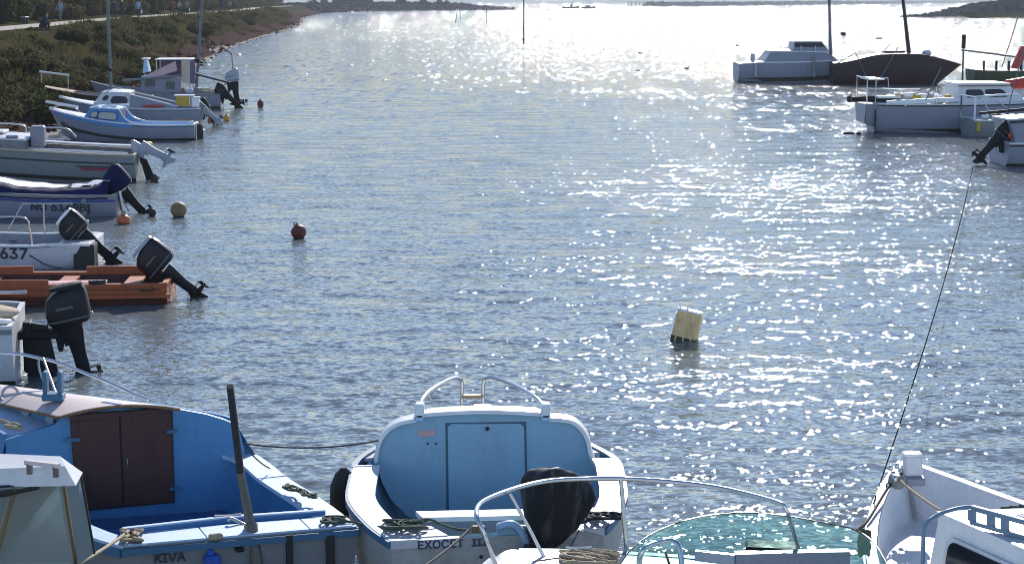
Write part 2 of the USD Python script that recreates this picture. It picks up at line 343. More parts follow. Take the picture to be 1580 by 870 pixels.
mat('water', {
    'g': ('geometry', {}),
    'm1': ('mapping', {'scale': (1.4, 4.6, 1)}), 'n1': ('noise_texture', {'scale': 1.0, 'detail': 2.0, 'roughness': .55}),
    'm2': ('mapping', {'scale': (10.0, 16.0, 1), 'location': (3.1, 7.7, 0)}), 'n2': ('noise_texture', {'scale': 1.0, 'detail': 3.0, 'roughness': .55}),
    'm3': ('mapping', {'scale': (.05, .13, 1), 'rotation': (0, 0, .25)}), 'n3': ('noise_texture', {'scale': 1.0, 'detail': 3.0}),
    'gust': ('map_range', {'from_min': .36, 'from_max': .64, 'to_min': .80, 'to_max': 1.16}),
    'm5': ('mapping', {'scale': (3.4, .50, 1), 'location': (4.4, 1.9, 0)}), 'n5': ('noise_texture', {'scale': 1.0, 'detail': 2.0, 'roughness': .6}), 's5': ('vector_math', {'math_type': 'subtract', 'vector2': (.5, .5, .5)}), 'k5': ('vector_math', {'math_type': 'multiply', 'vector2': (1.5, 1.1, 0)}), 'f5': ('map_range', {'from_min': 45, 'from_max': 110, 'to_min': 0, 'to_max': 1, 'clamp': True}), 'q5': ('vector_math', {'math_type': 'scale'}), 'a5': ('vector_math', {'math_type': 'add'}),
    'px': ('separate_xyz', {}), 'gm': ('math', {'math_type': 'multiply'}),
    's1': ('vector_math', {'math_type': 'subtract', 'vector2': (.5, .5, .5)}), 's2': ('vector_math', {'math_type': 'subtract', 'vector2': (.5, .5, .5)}),
    'k1': ('vector_math', {'math_type': 'multiply', 'vector2': (.20, .32, 0)}), 'k2': ('vector_math', {'math_type': 'multiply', 'vector2': (1.12, .98, 0)}),
    'a': ('vector_math', {'math_type': 'add'}), 'sc': ('vector_math', {'math_type': 'scale'}),
    'b': ('vector_math', {'math_type': 'add'}), 'nn': ('vector_math', {'math_type': 'normalize'}),
    'm4': ('mapping', {'scale': (1.5, 1.3, 1), 'location': (9.1, 2.7, 0)}), 'n4': ('noise_texture', {'scale': 1.0, 'detail': 1.0}), 's4': ('vector_math', {'math_type': 'subtract', 'vector2': (.5, .5, .5)}), 'k4': ('vector_math', {'math_type': 'multiply', 'vector2': (.12, .16, 0)}), 'a4': ('vector_math', {'math_type': 'add'}),
    'gr': ('rgb_ramp', {'ramp': [(0, (.84,) * 3), (.055, (.84,) * 3), (.10, (1.05,) * 3), (.15, (1.10,) * 3), (.21, (.90,) * 3), (.27, (.92,) * 3), (.45, (1.30,) * 3), (.55, (1.4,) * 3), (.62, (1.15,) * 3), (.75, (1.5,) * 3), (1, (1.75,) * 3)]}),
    'gd': ('math', {'math_type': 'multiply_add', 'value2': .0033}), 'gw': ('math', {'math_type': 'multiply_add', 'value2': .16, 'value3': -.08}), 'gb': ('rgb_to_bw', {}),
    'df': ('diffuse_bsdf', {'color': (.125, .142, .145)}), 'gl': ('glossy_bsdf', {'color': (1, 1, 1), 'distribution': 'beckmann', 'roughness': .085}), 'dt': ('vector_math', {'math_type': 'dot_product'}), 'c1': ('math', {'math_type': 'maximum', 'value2': .19}), 'c2': ('math', {'math_type': 'subtract', 'value1': 1.0}), 'c3': ('math', {'math_type': 'power', 'value2': 5.0}), 'fr': ('math', {'math_type': 'multiply_add', 'value2': .98, 'value3': .02}), 'mx': ('mix_closure', {})},
    [('g.position', 'm1.vector'), ('m1.vector', 'n1.vector'), ('g.position', 'm2.vector'), ('m2.vector', 'n2.vector'), ('g.position', 'm3.vector'), ('m3.vector', 'n3.vector'),
     ('n3.fac', 'gust.value'), ('n1.color', 's1.vector1'), ('n2.color', 's2.vector1'), ('s1.vector', 'k1.vector1'), ('s2.vector', 'k2.vector1'),
     ('k1.vector', 'a.vector1'), ('k2.vector', 'a.vector2'), ('g.position', 'm4.vector'), ('m4.vector', 'n4.vector'), ('n4.color', 's4.vector1'), ('s4.vector', 'k4.vector1'), ('a.vector', 'a4.vector1'), ('k4.vector', 'a4.vector2'), ('g.position', 'm5.vector'), ('m5.vector', 'n5.vector'), ('n5.color', 's5.vector1'), ('s5.vector', 'k5.vector1'), ('k5.vector', 'q5.vector1'), ('px.y', 'f5.value'), ('f5.result', 'q5.scale'), ('a4.vector', 'a5.vector1'), ('q5.vector', 'a5.vector2'), ('a5.vector', 'sc.vector1'), ('gust.result', 'gm.value1'), ('g.position', 'px.vector'), ('n3.fac', 'gw.value1'), ('px.y', 'gd.value1'), ('gw.value', 'gd.value3'), ('gd.value', 'gr.fac'), ('gr.color', 'gb.color'), ('gb.val', 'gm.value2'), ('gm.value', 'sc.scale'),
     ('g.normal', 'b.vector1'), ('sc.vector', 'b.vector2'), ('b.vector', 'nn.vector1'), ('nn.vector', 'gl.normal'), ('nn.vector', 'dt.vector1'), ('g.incoming', 'dt.vector2'), ('dt.value', 'c1.value1'), ('c1.value', 'c2.value2'), ('c2.value', 'c3.value1'), ('c3.value', 'fr.value1'), ('nn.vector', 'df.normal'), ('fr.value', 'mx.fac'), ('df.BSDF', 'mx.closure1'), ('gl.BSDF', 'mx.closure2')], 'mx.closure')
single('water', w, 'water', kind='structure', smooth=True)

# ---- the dike on the left: shoreline x = SH0 + SH1 * y, o metres inland of it
SH0, SH1 = -9.7, -.0906
def shore(y): return SH0 + SH1 * y + 1.2 * np.sin(y * .021 + 1) * np.clip((y - 60) / 100, 0, 1)
PROFILE = ([-6, -2, 0, 1.0, 2.6, 5.2, 8.2, 9.0, 12.6, 14, 22, 40, 90], [-1.6, -.55, -.02, .25, .75, 1.75, 2.72, 2.80, 2.80, 2.9, 3.2, 3.0, 2.6])
prof = PchipInterpolator(*PROFILE)
by = np.r_[np.linspace(-40, 40, 16), np.geomspace(42, 640, 230)]
bo = np.r_[-6, -3, np.linspace(-1.6, 9.0, 44), np.linspace(9.4, 12.4, 5), np.linspace(13, 22, 14), 28, 40, 60, 90]
BY, BO = np.meshgrid(by, bo, indexing='ij')
def bank_z(y, o):
    y, o = np.broadcast_arrays(np.asarray(y, float), np.asarray(o, float))
    q = np.stack([o * .45, y * .22, o * 0], -1); rough = np.clip(np.minimum(o, 8.4 - o), 0, 1.5) / 1.5
    rough = np.where(o > 13, np.clip((o - 13) / 2, 0, 1), rough)
    n = meshkit.fbm(q, 4, 2) - .5; gull = meshkit.noise(np.stack([y * .075, o * .05, o * 0], -1), 9) - .5
    return prof(o) + rough * (n * 1.1 + gull * .9) + np.where((o > 9.2) & (o < 12.4), -.06, 0) - .0 * y
BZ = bank_z(BY, BO); BX = shore(BY) - BO
single('bank', MB().grid(np.stack([BX, BY, BZ], -1), False), mat('soil', {
    'g': ('geometry', {}), 'x': ('separate_xyz', {}),
    'n': ('noise_texture', {'scale': .55, 'detail': 6.0, 'roughness': .65}), 'n2': ('noise_texture', {'scale': 5.0, 'detail': 5.0, 'roughness': .7}),
    'soil': ('rgb_ramp', {'ramp': [(0, (.034, .022, .019)), (.45, (.068, .044, .038)), (.75, (.105, .075, .062)), (1, (.17, .135, .112))]}),
    'grs': ('rgb_ramp', {'ramp': [(0, (.018, .026, .008)), (.5, (.045, .055, .016)), (1, (.11, .10, .04))]}),
    'hz': ('map_range', {'from_min': 1.1, 'from_max': 1.7, 'clamp': True}), 'hn': ('math', {'math_type': 'multiply'}), 'nm': ('map_range', {'from_min': .40, 'from_max': .52, 'clamp': True}),
    'mx': ('mix', {}), 'pale_edge': ('map_range', {'from_min': .06, 'from_max': .16, 'to_min': 1, 'to_max': 0, 'clamp': True}), 'mw': ('mix', {'color2': (.34, .31, .27)}),  # paler band close to the waterline
    'bp': ('bump', {'strength': .8, 'distance': .12}), 'p': ('principled_bsdf', {'roughness': .95, 'specular_ior_level': .0})},
    [('g.position', 'x.vector'), ('g.position', 'n.vector'), ('g.position', 'n2.vector'), ('n2.fac', 'soil.fac'), ('n2.fac', 'grs.fac'),
     ('x.z', 'hz.value'), ('n.fac', 'nm.value'), ('hz.result', 'hn.value1'), ('nm.result', 'hn.value2'), ('hn.value', 'mx.fac'), ('soil.color', 'mx.color1'), ('grs.color', 'mx.color2'),
     ('x.z', 'pale_edge.value'), ('pale_edge.result', 'mw.fac'), ('mx.color', 'mw.color1'), ('mw.color', 'p.base_color'), ('n2.fac', 'bp.height'), ('bp.normal', 'p.normal')], 'p.BSDF') and 'soil', kind='structure', smooth=True)
py = np.r_[np.linspace(-40, 40, 10), np.geomspace(42, 640, 160)]
pw = 9.35 + .25 * (meshkit.noise(np.stack([py * .3, py * 0, py * 0], -1), 4) - .5), 12.2 + .3 * (meshkit.noise(np.stack([py * .2, py * 0, py * 0], -1), 5) - .5)
pg = np.stack([np.stack([shore(py) - (pw[0] + (pw[1] - pw[0]) * k / 4), py, 2.79 + .03 * math.sin(math.pi * k / 4) + 0 * py], -1) for k in range(5)], 1)
paint('path_gravel', (.46, .43, .38), .9, .25, scale=1.2, spec=.0, dirt=(.30, .26, .20))
single('path', MB().grid(pg), 'path_gravel', kind='structure', smooth=True)

# ---- foliage
def leafmat(name, a, b, c):
    mat(name, {'oi': ('object_info', {}), 'g': ('geometry', {}), 'n': ('noise_texture', {'scale': 1.3, 'detail': 3.0}), 'ad': ('math', {'math_type': 'multiply_add', 'value2': .45}),
               'r': ('rgb_ramp', {'ramp': [(.25, a), (.55, b), (.9, c)]}),
               'd': ('principled_bsdf', {'roughness': .85, 'specular_ior_level': .04}), 't': ('translucent_bsdf', {}), 'm': ('mix_closure', {'fac': .22})},
        [('g.position', 'n.vector'), ('oi.random', 'ad.value1'), ('n.fac', 'ad.value3'), ('ad.value', 'r.fac'), ('r.color', 'd.base_color'), ('r.color', 't.color'), ('d.BSDF', 'm.closure1'), ('t.BSDF', 'm.closure2')], 'm.closure')
leafmat('leaf_green', (.018, .027, .010), (.056, .064, .022), (.120, .112, .042))
leafmat('leaf_olive', (.030, .032, .012), (.080, .074, .028), (.142, .120, .052))
leafmat('leaf_grey', (.020, .026, .016), (.050, .058, .036), (.095, .100, .066))
def leaves(seed, n, radii, size, lumps=9, low=0.0):
    """Leaf blades through the volume of a lumpy crown."""
    r = np.random.default_rng(seed); radii = np.array(radii)
    c = r.normal(0, .45, (lumps, 3)); c[:, 2] = np.abs(c[:, 2]) * .9; c[0] = 0
    k = r.integers(0, lumps, n); d = r.normal(0, 1, (n, 3)); d /= np.linalg.norm(d, axis=1, keepdims=True)
    rad = r.uniform(.28, .55, lumps)[k] * r.uniform(.35, 1, n) ** .5
    p = (c[k] + d * rad[:, None]) * radii; p[:, 2] = np.maximum(p[:, 2] + radii[2] * .35, r.uniform(low, radii[2] * .3, n))
    u = r.normal(0, 1, (n, 3)); u /= np.linalg.norm(u, axis=1, keepdims=True); w = np.cross(u, d); w /= np.linalg.norm(w, axis=1, keepdims=True) + 1e-9
    s = size * r.uniform(.5, 1.4, n)[:, None]
    v = np.stack([p - u * s, p + w * s * .45, p + u * s, p - w * s * .45], 1).reshape(-1, 3)
    return MB().add(v, np.arange(4 * n).reshape(-1, 4))
def stems(seed, n, h, spread, r0):
    r = np.random.default_rng(seed); mb = MB()
    for k in range(n):
        a = r.uniform(0, 6.28); q = V(math.cos(a), math.sin(a), 0) * spread * r.uniform(.3, 1)
        mb.tube(curve([V(0, 0, -.1), q * .3 + V(0, 0, h * .4), q + V(*r.normal(0, .1, 2), h)], 3), np.linspace(r0, r0 * .25, 7), 5)
    return mb
paint('bark', (.055, .042, .032), .9, .4, scale=8)
shrub_src = {}
def shrub(kind, seed, label, loc, radii, m, n, size, hd=0, sc=1.0, group=None, name='shrub', cat='shrub', trunk=.06):
    key = (name, kind)
    if key not in shrub_src:
        t = thing(name, label, cat, loc, hd, group); 
        part(t, 'crown', leaves(seed, n, radii, size), m, False); part(t, 'trunk', stems(seed, 5, radii[2] * .8, radii[0] * .45, trunk), 'bark')
        shrub_src[key] = t.path
        return
    copy_of(shrub_src[key], name, label, cat, loc, hd, sc, group)
r = np.random.default_rng(21)
KIND = [((1.1, 1.1, .85), 'leaf_green', 1500, .115), ((1.3, 1.0, .65), 'leaf_olive', 1400, .11), ((.9, 1.2, .95), 'leaf_olive', 1400, .11), ((1.5, 1.2, .8), 'leaf_green', 1700, .12)]
y = 62.0
while y < 430:
    for o in (1.5, 2.6, 3.8, 5.0, 6.2, 7.4):
        oo = o + r.uniform(-.7, .6); yy = y + r.uniform(-1.5, 1.5)
        bare = meshkit.noise(np.array([[yy * .075, .2, 0.]]), 9)[0] < .42
        if r.uniform() < (.35 if bare else .93) * (1.0 if oo > 3.1 else (.9 if yy < 112 else .0)) * (1 if yy < 200 or oo > 4.4 else .3):
            k = int(r.integers(0, 4)); R, m, n, s = KIND[k]
            shrub(k, 40 + k, ['dark green bushy shrub growing on the bank below the path', 'low olive brown shrub growing on the bank below the path', 'olive upright shrub growing on the bank below the path', 'broad green spreading shrub growing on the bank below the path'][k],
                  (shore(yy) - oo, yy, float(bank_z(yy, oo)) - .12), R, m, n, s, r.uniform(0, 360), max(.3, min(r.uniform(.55, 1.0), (4.4 - 1.6 * (9.7 + oo) / 18.9 - float(prof(oo)) + r.uniform(-.1, .12)) / (1.75 * R[2]))), 'shrubs on the bank below the path')
    y += 2.0 + y * .013
y = 84.0
HK = [((1.7, 1.7, 1.9), 'leaf_green', 1600, .19), ((1.9, 1.6, 1.5), 'leaf_olive', 1500, .18), ((1.6, 1.8, 2.3), 'leaf_green', 1700, .2)]
while y < 640:
    for o in (14.6, 17.2):
        k = int(r.integers(0, 3)); R, m, n, s = HK[k]; oo = o + r.uniform(-.6, .8); yy = y + r.uniform(-1, 1)
        shrub(k, 70 + k, ['tall dark green bush in the hedge behind the path', 'rounded olive bush in the hedge behind the path', 'highest leafy green bush in the hedge behind the path'][k],
              (shore(yy) - oo, yy, float(bank_z(yy, oo)) - .2), R, m, n, s, r.uniform(0, 360), r.uniform(.8, 1.25), 'bushes of the hedge behind the path', 'hedge_bush', 'bush', .09)
    y += 1.9 + y * .011
# grass and low scrub between the shrubs
r = np.random.default_rng(5); n = 26000; yy = 58 * np.exp(r.uniform(0, 1, n) * math.log(430 / 58)); oo = r.uniform(2.2, 7.9, n); keep = (meshkit.fbm(np.stack([oo * .3, yy * .15, oo * 0], -1), 3, 8) > .44)
yy, oo = yy[keep], oo[keep]; base = np.stack([shore(yy) - oo, yy, bank_z(yy, oo) - .03], -1); hgt = r.uniform(.12, .42, len(yy)) * (1 + yy / 300); a = r.uniform(0, 6.28, len(yy)); wd = .035 * (1 + yy / 120)
sd = np.stack([np.cos(a), np.sin(a), 0 * a], -1) * wd[:, None]; ln = np.stack([r.normal(0, .15, len(yy)), r.normal(0, .15, len(yy)), hgt], -1)
single('bank_grass', MB().add(np.stack([base - sd, base + sd, base + ln], 1).reshape(-1, 3), np.arange(3 * len(yy)).reshape(-1, 3)), 'leaf_olive', 'dry olive grass tufts covering the bank between the shrubs', 'grass', kind='stuff', smooth=False)

# ---- stones: heaps of separate blocks
def rock(r, s):
    p = r.normal(0, 1, (11, 3)); p /= np.linalg.norm(p, axis=1, keepdims=True); p *= s * r.uniform(.7, 1.15, (11, 1)) * np.array([1, .85, .7])
    return trimesh.convex.convex_hull(p)
paint('rock_grey', (.075, .075, .075), .95, .35, scale=.6, spec=0., dirt=(.05, .05, .048))
paint('rock_dark', (.030, .032, .038), .95, .35, scale=.4, spec=0.)
paint('rock_brown', (.070, .042, .034), .95, .4, scale=1.2, spec=0., dirt=(.04, .03, .025))
paint('algae', (.040, .052, .018), .95, .4, scale=.6, spec=0.)
paint('sand', (.26, .22, .17), .95, .25, scale=.4, spec=0.)
def rocks(seed, pts, s0, s1):
    r = np.random.default_rng(seed); mb = MB()
    for p in pts:
        k = rock(r, r.uniform(s0, s1)); mb.add(np.array(k.vertices) + p, k.faces)
    return mb
r = np.random.default_rng(31); n = 1500; yy = 60 * np.exp(r.uniform(0, 1, n) * math.log(640 / 60)); oo = r.uniform(-.5, 2.6, n)
single('shore_stones', rocks(6, np.stack([shore(yy) - oo, yy, prof(oo) + .02], -1), .07, .22), 'rock_brown', 'brown stones strewn along the foot of the bank', 'stones', kind='stuff', smooth=False)

def ridge(name, pts, half, height, m_rock, label, cat, n, s, seed, core):
    """A breakwater: an earth core under a heap of blocks, along a line."""
    p = resample(pts, 60); t = np.gradient(p, axis=0); nrm = np.stack([-t[:, 1], t[:, 0]], -1); nrm /= np.linalg.norm(nrm, axis=1, keepdims=True)
    hh = np.interp(np.linspace(0, 1, 60), np.linspace(0, 1, len(height)), height)
    prof_ = [(-1, -.4), (-.8, .05), (-.35, .95), (.35, .95), (.8, .05), (1, -.4)]
    g = np.stack([np.stack([p[:, 0] + nrm[:, 0] * a * half, p[:, 1] + nrm[:, 1] * a * half, hh * b - (.2 if b < 0 else 0)], -1) for a, b in prof_], 1)
    t_ = thing(name, label, cat, g[30, 2] * V(1, 1, 0), world=True)
    part(t_, 'core', MB().grid(g, True), core, 20)
    r = np.random.default_rng(seed); q = r.uniform(0, 1, n) ; a = r.uniform(-.92, .92, n)
    c = np.stack([np.interp(q * 59, np.arange(60), p[:, k]) for k in (0, 1)], -1); nn = np.stack([np.interp(q * 59, np.arange(60), nrm[:, k]) for k in (0, 1)], -1); h = np.interp(q * 59, np.arange(60), hh)
    zz = np.interp(np.abs(a), [0, .35, .8, 1], [.95, .95, .05, -.2]) * h
    part(t_, 'boulders', rocks(seed, np.c_[c + nn * (a * half)[:, None], zz], *s), m_rock, False, kind='stuff')
    return t_
A = P(1446, 27.5); B = P(1505, 27); Cc = P(1600, 26.5); D = P(1900, 24)
rb = ridge('breakwater', [A + V(0, 8, 0), B + V(2, 9, 0), Cc + V(4, 10, 0), D + V(4, 10, 0)], 11, [.1, 3.4, 6.2, 7.0, 7.4, 7.4, 7.4, 7.4], 'rock_grey', 'grey boulder breakwater with green weed at its foot, upper right', 'breakwater', 1500, (.5, 1.15), 11, 'rock_dark')
wl = [P(1490, 27.6), P(1530, 28.6), P(1580, 29.3), P(1700, 29.3)]
part(rb, 'weed_band', MB().sheet(np.stack([[p + V(0, 0, .25), p + V(0, 6, 1.5)] for p in resample(wl, 14)]), .3), 'algae', label='green weed band')
part(rb, 'sand_strip', MB().sheet(np.stack([[p + V(0, -3, .06), p + V(0, 1.5, .3)] for p in resample([P(1440, 28.2)] + wl, 14)]), .2), 'sand', label='pale sand strip')
lb = ridge('breakwater', [V(-80, 600, 0), P(500, 19.5) + V(0, 20, 0), P(600, 17.2) + V(0, 14, 0), P(700, 16.2) + V(0, 10, 0), P(786, 15.6) + V(0, 6, 0)], 9, [3.0, 3.4, 3.4, 3.3, 3.6, 3.8, 3.7, .8], 'rock_dark', 'long dark stone breakwater reaching out from the left shore', 'breakwater', 1400, (.5, 1.2), 12, 'rock_dark')
jt = ridge('breakwater', [P(1002, 9.6), P(1100, 9.2), P(1220, 8), P(1350, 6.6), P(1500, 5.2), P(1600, 4.9)], 10, [3.6, 4.0, 4.2, 4.4, 5, 6], 'rock_dark', 'far straight dark mole along the horizon, upper right', 'breakwater', 700, (.8, 1.9), 13, 'rock_dark')
def far_pier():
    a = P(968, 10.2); b = P(1004, 9.4); t = thing('pier', 'slatted timber pier head at the left end of the far mole', 'pier', a * V(1, 1, 0), world=True)
    for k in range(7):
        q = a + (b - a) * k / 6; part(t, 'post', MB().box(q + V(0, 0, 1.6), (.5, .5, 5.2)), 'wood_dark', False)
    for z in (1.3, 2.5, 3.7): part(t, 'rail', MB().bar([a + V(0, -.4, z), b + V(0, -.4, z)], .4, .4), 'wood_grey', False)
far_pier()
# trees and a low building on the left breakwater
for k, (u, h, w_) in enumerate([(478, 4.2, 1), (497, 3.6, 0), (517, 6.2, 1), (529, 6.6, 2), (541, 6.4, 0), (554, 6.0, 2), (565, 6.0, 1), (590, 2.2, 1), (615, 3.4, 2), (622, 3.2, 0), (640, 2.8, 1), (652, 3.0, 0), (676, 2.6, 2), (686, 2.4, 0)]):
    q = P(u, 17.5) + V(0, 12, 2.6); R, m, n, s = HK[w_]
    shrub(w_, 0, f'{["squat","bushy","tall"][w_]} dark tree on the left breakwater' if k not in (0, 13) else ['first dark tree where the dike meets the left breakwater', 'small dark bush nearest the tip of the left breakwater'][k > 0], q, R, m, n, s, k * 47, h / 2.9, 'trees on the left breakwater', 'hedge_bush', 'bush')
def hut(u0, u1, h, label):
    a, b = P(u0, 17), P(u1, 17); c = (a + b) / 2 + V(0, 14, 3.3); w_ = b[0] - a[0]
    t = thing('harbour_hut', label, 'hut', c)
    part(t, 'wall', MB().box((0, 0, h / 2), (w_, 5, h)), 'hull_cream', False)
    part(t, 'roof', MB().add([(-w_ / 2 - .3, -2.9, h), (w_ / 2 + .3, -2.9, h), (w_ / 2 + .3, 0, h + 1.1), (-w_ / 2 - .3, 0, h + 1.1), (-w_ / 2 - .3, 2.9, h), (w_ / 2 + .3, 2.9, h)], [[0, 1, 2, 3], [3, 2, 5, 4]]), 'rock_dark', False)
    for k in (-.25, .25): part(t, 'window', MB().box((w_ * k, -2.52, h * .55), (w_ * .14, .1, .8)), 'glass_dark', False)
hut(545, 553, 2.4, 'pale low hut among the trees on the left breakwater')
# far low coast on the horizon, and a hazy shore behind the mole
hl = MB(); xs = np.linspace(-1200, 2600, 120)
hz = 5 + 7 * meshkit.fbm(np.stack([xs * .004, xs * 0, xs * 0], -1), 4, 3)
hl.grid(np.stack([np.stack([xs, 4300 + 0 * xs, -1 + 0 * xs], -1), np.stack([xs, 4380 + 0 * xs, hz], -1), np.stack([xs, 4700 + 0 * xs, hz * .9], -1), np.stack([xs, 4900 + 0 * xs, -1 + 0 * xs], -1)], 1))
paint('far_land', (.10, .11, .08), .95, .3, scale=.01, spec=0.)
single('hills', hl, 'far_land', kind='structure', smooth=True)

# ---- haze: the sunlit air that greys the far shores
hb = trimesh.creation.box((5200, 5300, 22.0)); hb.apply_translation((300, 2560, 9.0))
mat('haze_air', {'v': ('principled_volume', {'color': (.86, .90, 1.0), 'density': HAZE, 'anisotropy': .25})}, [], volume='v.volume')
single('haze', (np.array(hb.vertices), np.array(hb.faces)), 'haze_air', 'thin bluish sea haze over the channel', 'haze', kind='stuff', smooth=False)
# ================================================================= BOATS: shared builders
class Hull:
    """A hull between two sheer lines (stern to bow). Keel heights follow; z = 0 is the water."""
    def __init__(s, port, star, keel, rake=.35, n=28, m=15, box=.55):
        s.p = resample(port, n); s.s = resample(star, n); s.n = n
        s.k = PchipInterpolator(np.linspace(0, 1, len(keel)), keel)(np.linspace(0, 1, n)); s.rake = rake; s.m = m
        s.fw = (s.p[-1] + s.s[-1] - s.p[0] - s.s[0]) * V(1, 1, 0); s.fw /= np.linalg.norm(s.fw); s.box = box
    def section(s, inset=0.0, floor=None):
        out = []
        for i in range(s.n):
            p, q = s.p[i], s.s[i]; t = i / (s.n - 1); h = (p - q) / 2; L = np.linalg.norm(h[:2]) + 1e-9
            c = (p + q) / 2; k = s.k[i] + inset
            sh = max(0, 1 - inset / L); e1 = s.box + (1.0 - s.box) * t ** 2.2; e2 = .85
            row = []
            for a in np.linspace(-1, 1, s.m):
                ph = a * math.pi / 2; lat = math.copysign(abs(math.sin(ph)) ** e1, a); dep = abs(math.cos(ph)) ** e2
                if abs(a) == 1: dep = 0
                zs = c[2] + h[2] * lat; z = zs - dep * (zs - k)
                if floor is not None: z = max(z, min(floor, zs - .02))
                v = c + h * lat * sh; v = v - s.fw * s.rake * dep * max(0, (t - .55) / .45) ** 1.5; row.append([v[0], v[1], z])
            out.append(row)
        return np.array(out)
    def outer(s): return MB().grid(s.section()).add(*s._cap(s.section()[0], True))
    def _cap(s, ring, rev):
        c = ring.mean(0); c[2] = ring[0][2] * .5 + ring[len(ring) // 2][2] * .5; m = len(ring); f = np.array([[x, (x + 1) % m, m] for x in range(m)])
        return np.vstack([ring, c]), (f[:, ::-1] if rev else f)
    def liner(s, th=.06, floor=.12, i0=0, i1=None):
        g = s.section(th, floor)[i0:i1]; g = g.copy(); g[0] += s.fw * th
        mb = MB().grid(g, True); mb.add(*s._cap(g[0], False)); mb.add(*s._cap(g[-1], True)); return mb
    def edge(s, side, t0=0., t1=1., off=0., dz=0., n=24):
        """Points along a sheer line, off metres inboard."""
        a = s.p if side > 0 else s.s; b = s.s if side > 0 else s.p; i = np.linspace(t0, t1, n) * (s.n - 1)
        A = np.stack([np.interp(i, np.arange(s.n), a[:, k]) for k in range(3)], -1); B = np.stack([np.interp(i, np.arange(s.n), b[:, k]) for k in range(3)], -1)
        d = (B - A) * V(1, 1, 0); L = np.linalg.norm(d, axis=1, keepdims=True) + 1e-9
        return A + d / L * np.minimum(off, L * .5) + V(0, 0, dz)
    def gunwale(s, w=.07, h=.045, t0=0., t1=1., dz=.02, out=.02):
        mb = MB()
        for sd in (1, -1): mb.bar(s.edge(sd, t0, t1, w / 2 - out, dz, 30), w, h)
        return mb
    def transom_bar(s, w=.07, h=.045, dz=.02):
        a, b = s.p[0], s.s[0]; return MB().bar([a + V(0, 0, dz) + s.fw * w * .4, (a + b) / 2 + V(0, 0, dz) + s.fw * w * .4, b + V(0, 0, dz) + s.fw * w * .4], w, h)
    def deck(s, t0, t1, camber=.06, dz=.012, th=.03, n=14, inset=.0, k=9):
        A = s.edge(1, t0, t1, inset, dz, n); B = s.edge(-1, t0, t1, inset, dz, n); u = np.linspace(0, 1, k)
        g = A[:, None] * (1 - u)[None, :, None] + B[:, None] * u[None, :, None]; g[..., 2] += camber * (1 - (2 * u - 1) ** 2)[None]
        return MB().sheet(g[:, ::-1] if np.cross(A[1] - A[0], B[0] - A[0])[2] > 0 else g, th)
    def side_deck(s, sd, t0, t1, w, dz=.012, th=.03, off=0.):
        A = s.edge(sd, t0, t1, off, dz, 16); B = s.edge(sd, t0, t1, off + w, dz, 16); g = np.stack([A, B], 1)
        return MB().sheet(g if sd < 0 else g[:, ::-1], th)
    def band(s, sd, t0, t1, z0, z1, out=.006):
        """A stripe painted on the topside, between two depths below the sheer."""
        sec = s.section(); mb = MB(); idx = np.linspace(t0, t1, 24) * (s.n - 1); g = []
        for x in idx:
            i = min(int(x), s.n - 2); f = x - i; row = sec[i] * (1 - f) + sec[i + 1] * f; row = row[::-1] if sd > 0 else row
            zz = row[:s.m // 2 + 1, 2]; top = row[0, 2]; line = []
            for dz in (abs(z0), abs(z1)):
                tz = np.interp(-(top - dz), -zz, np.arange(len(zz))); j = min(int(tz), len(zz) - 2); line.append(row[j] * (1 - (tz - j)) + row[j + 1] * (tz - j))
            g.append(line)
        g = np.array(g); mid = (s.p + s.s).mean(0) / 2; d = g[:, 0] - (np.array([np.interp(idx, np.arange(s.n), ((s.p + s.s) / 2)[:, k]) for k in range(3)]).T); d[:, 2] = 0; d /= np.linalg.norm(d, axis=1, keepdims=True) + 1e-9
        return MB().grid(g + d[:, None] * out, sd < 0)
    def on_side(s, sd, t, dz, out=.008):
        """A point on the topside and the direction aft-to-bow there."""
        sec = s.section(); x = t * (s.n - 1); i = min(int(x), s.n - 2); f = x - i; row = sec[i] * (1 - f) + sec[i + 1] * f; row = row[::-1] if sd > 0 else row
        zz = row[:s.m // 2 + 1, 2]; tz = np.interp(-(row[0, 2] - dz), -zz, np.arange(len(zz))); j = min(int(tz), len(zz) - 2); q = row[j] * (1 - (tz - j)) + row[j + 1] * (tz - j)
        r0 = sec[i]; r1 = sec[i + 1]; r0, r1 = (r0[::-1], r1[::-1]) if sd > 0 else (r0, r1); d = r1[j] - r0[j]; d /= np.linalg.norm(d)
        n = np.cross(d, V(0, 0, 1)); n = n if (q - (s.p[i] + s.s[i]) / 2) @ n > 0 else -n; return q + n * out, d, n
    def side_up(s, sd, t, dz, e=.08):
        return s.on_side(sd, t, dz - e)[0] - s.on_side(sd, t, dz + e)[0]
def sym(L, prof_, n=2):
    """Sheer lines of a symmetric hull: rows (t, half beam, sheer height)."""
    a = np.array(prof_, float); return np.c_[a[:, 0] * L, a[:, 1], a[:, 2]], np.c_[a[:, 0] * L, -a[:, 1], a[:, 2]]
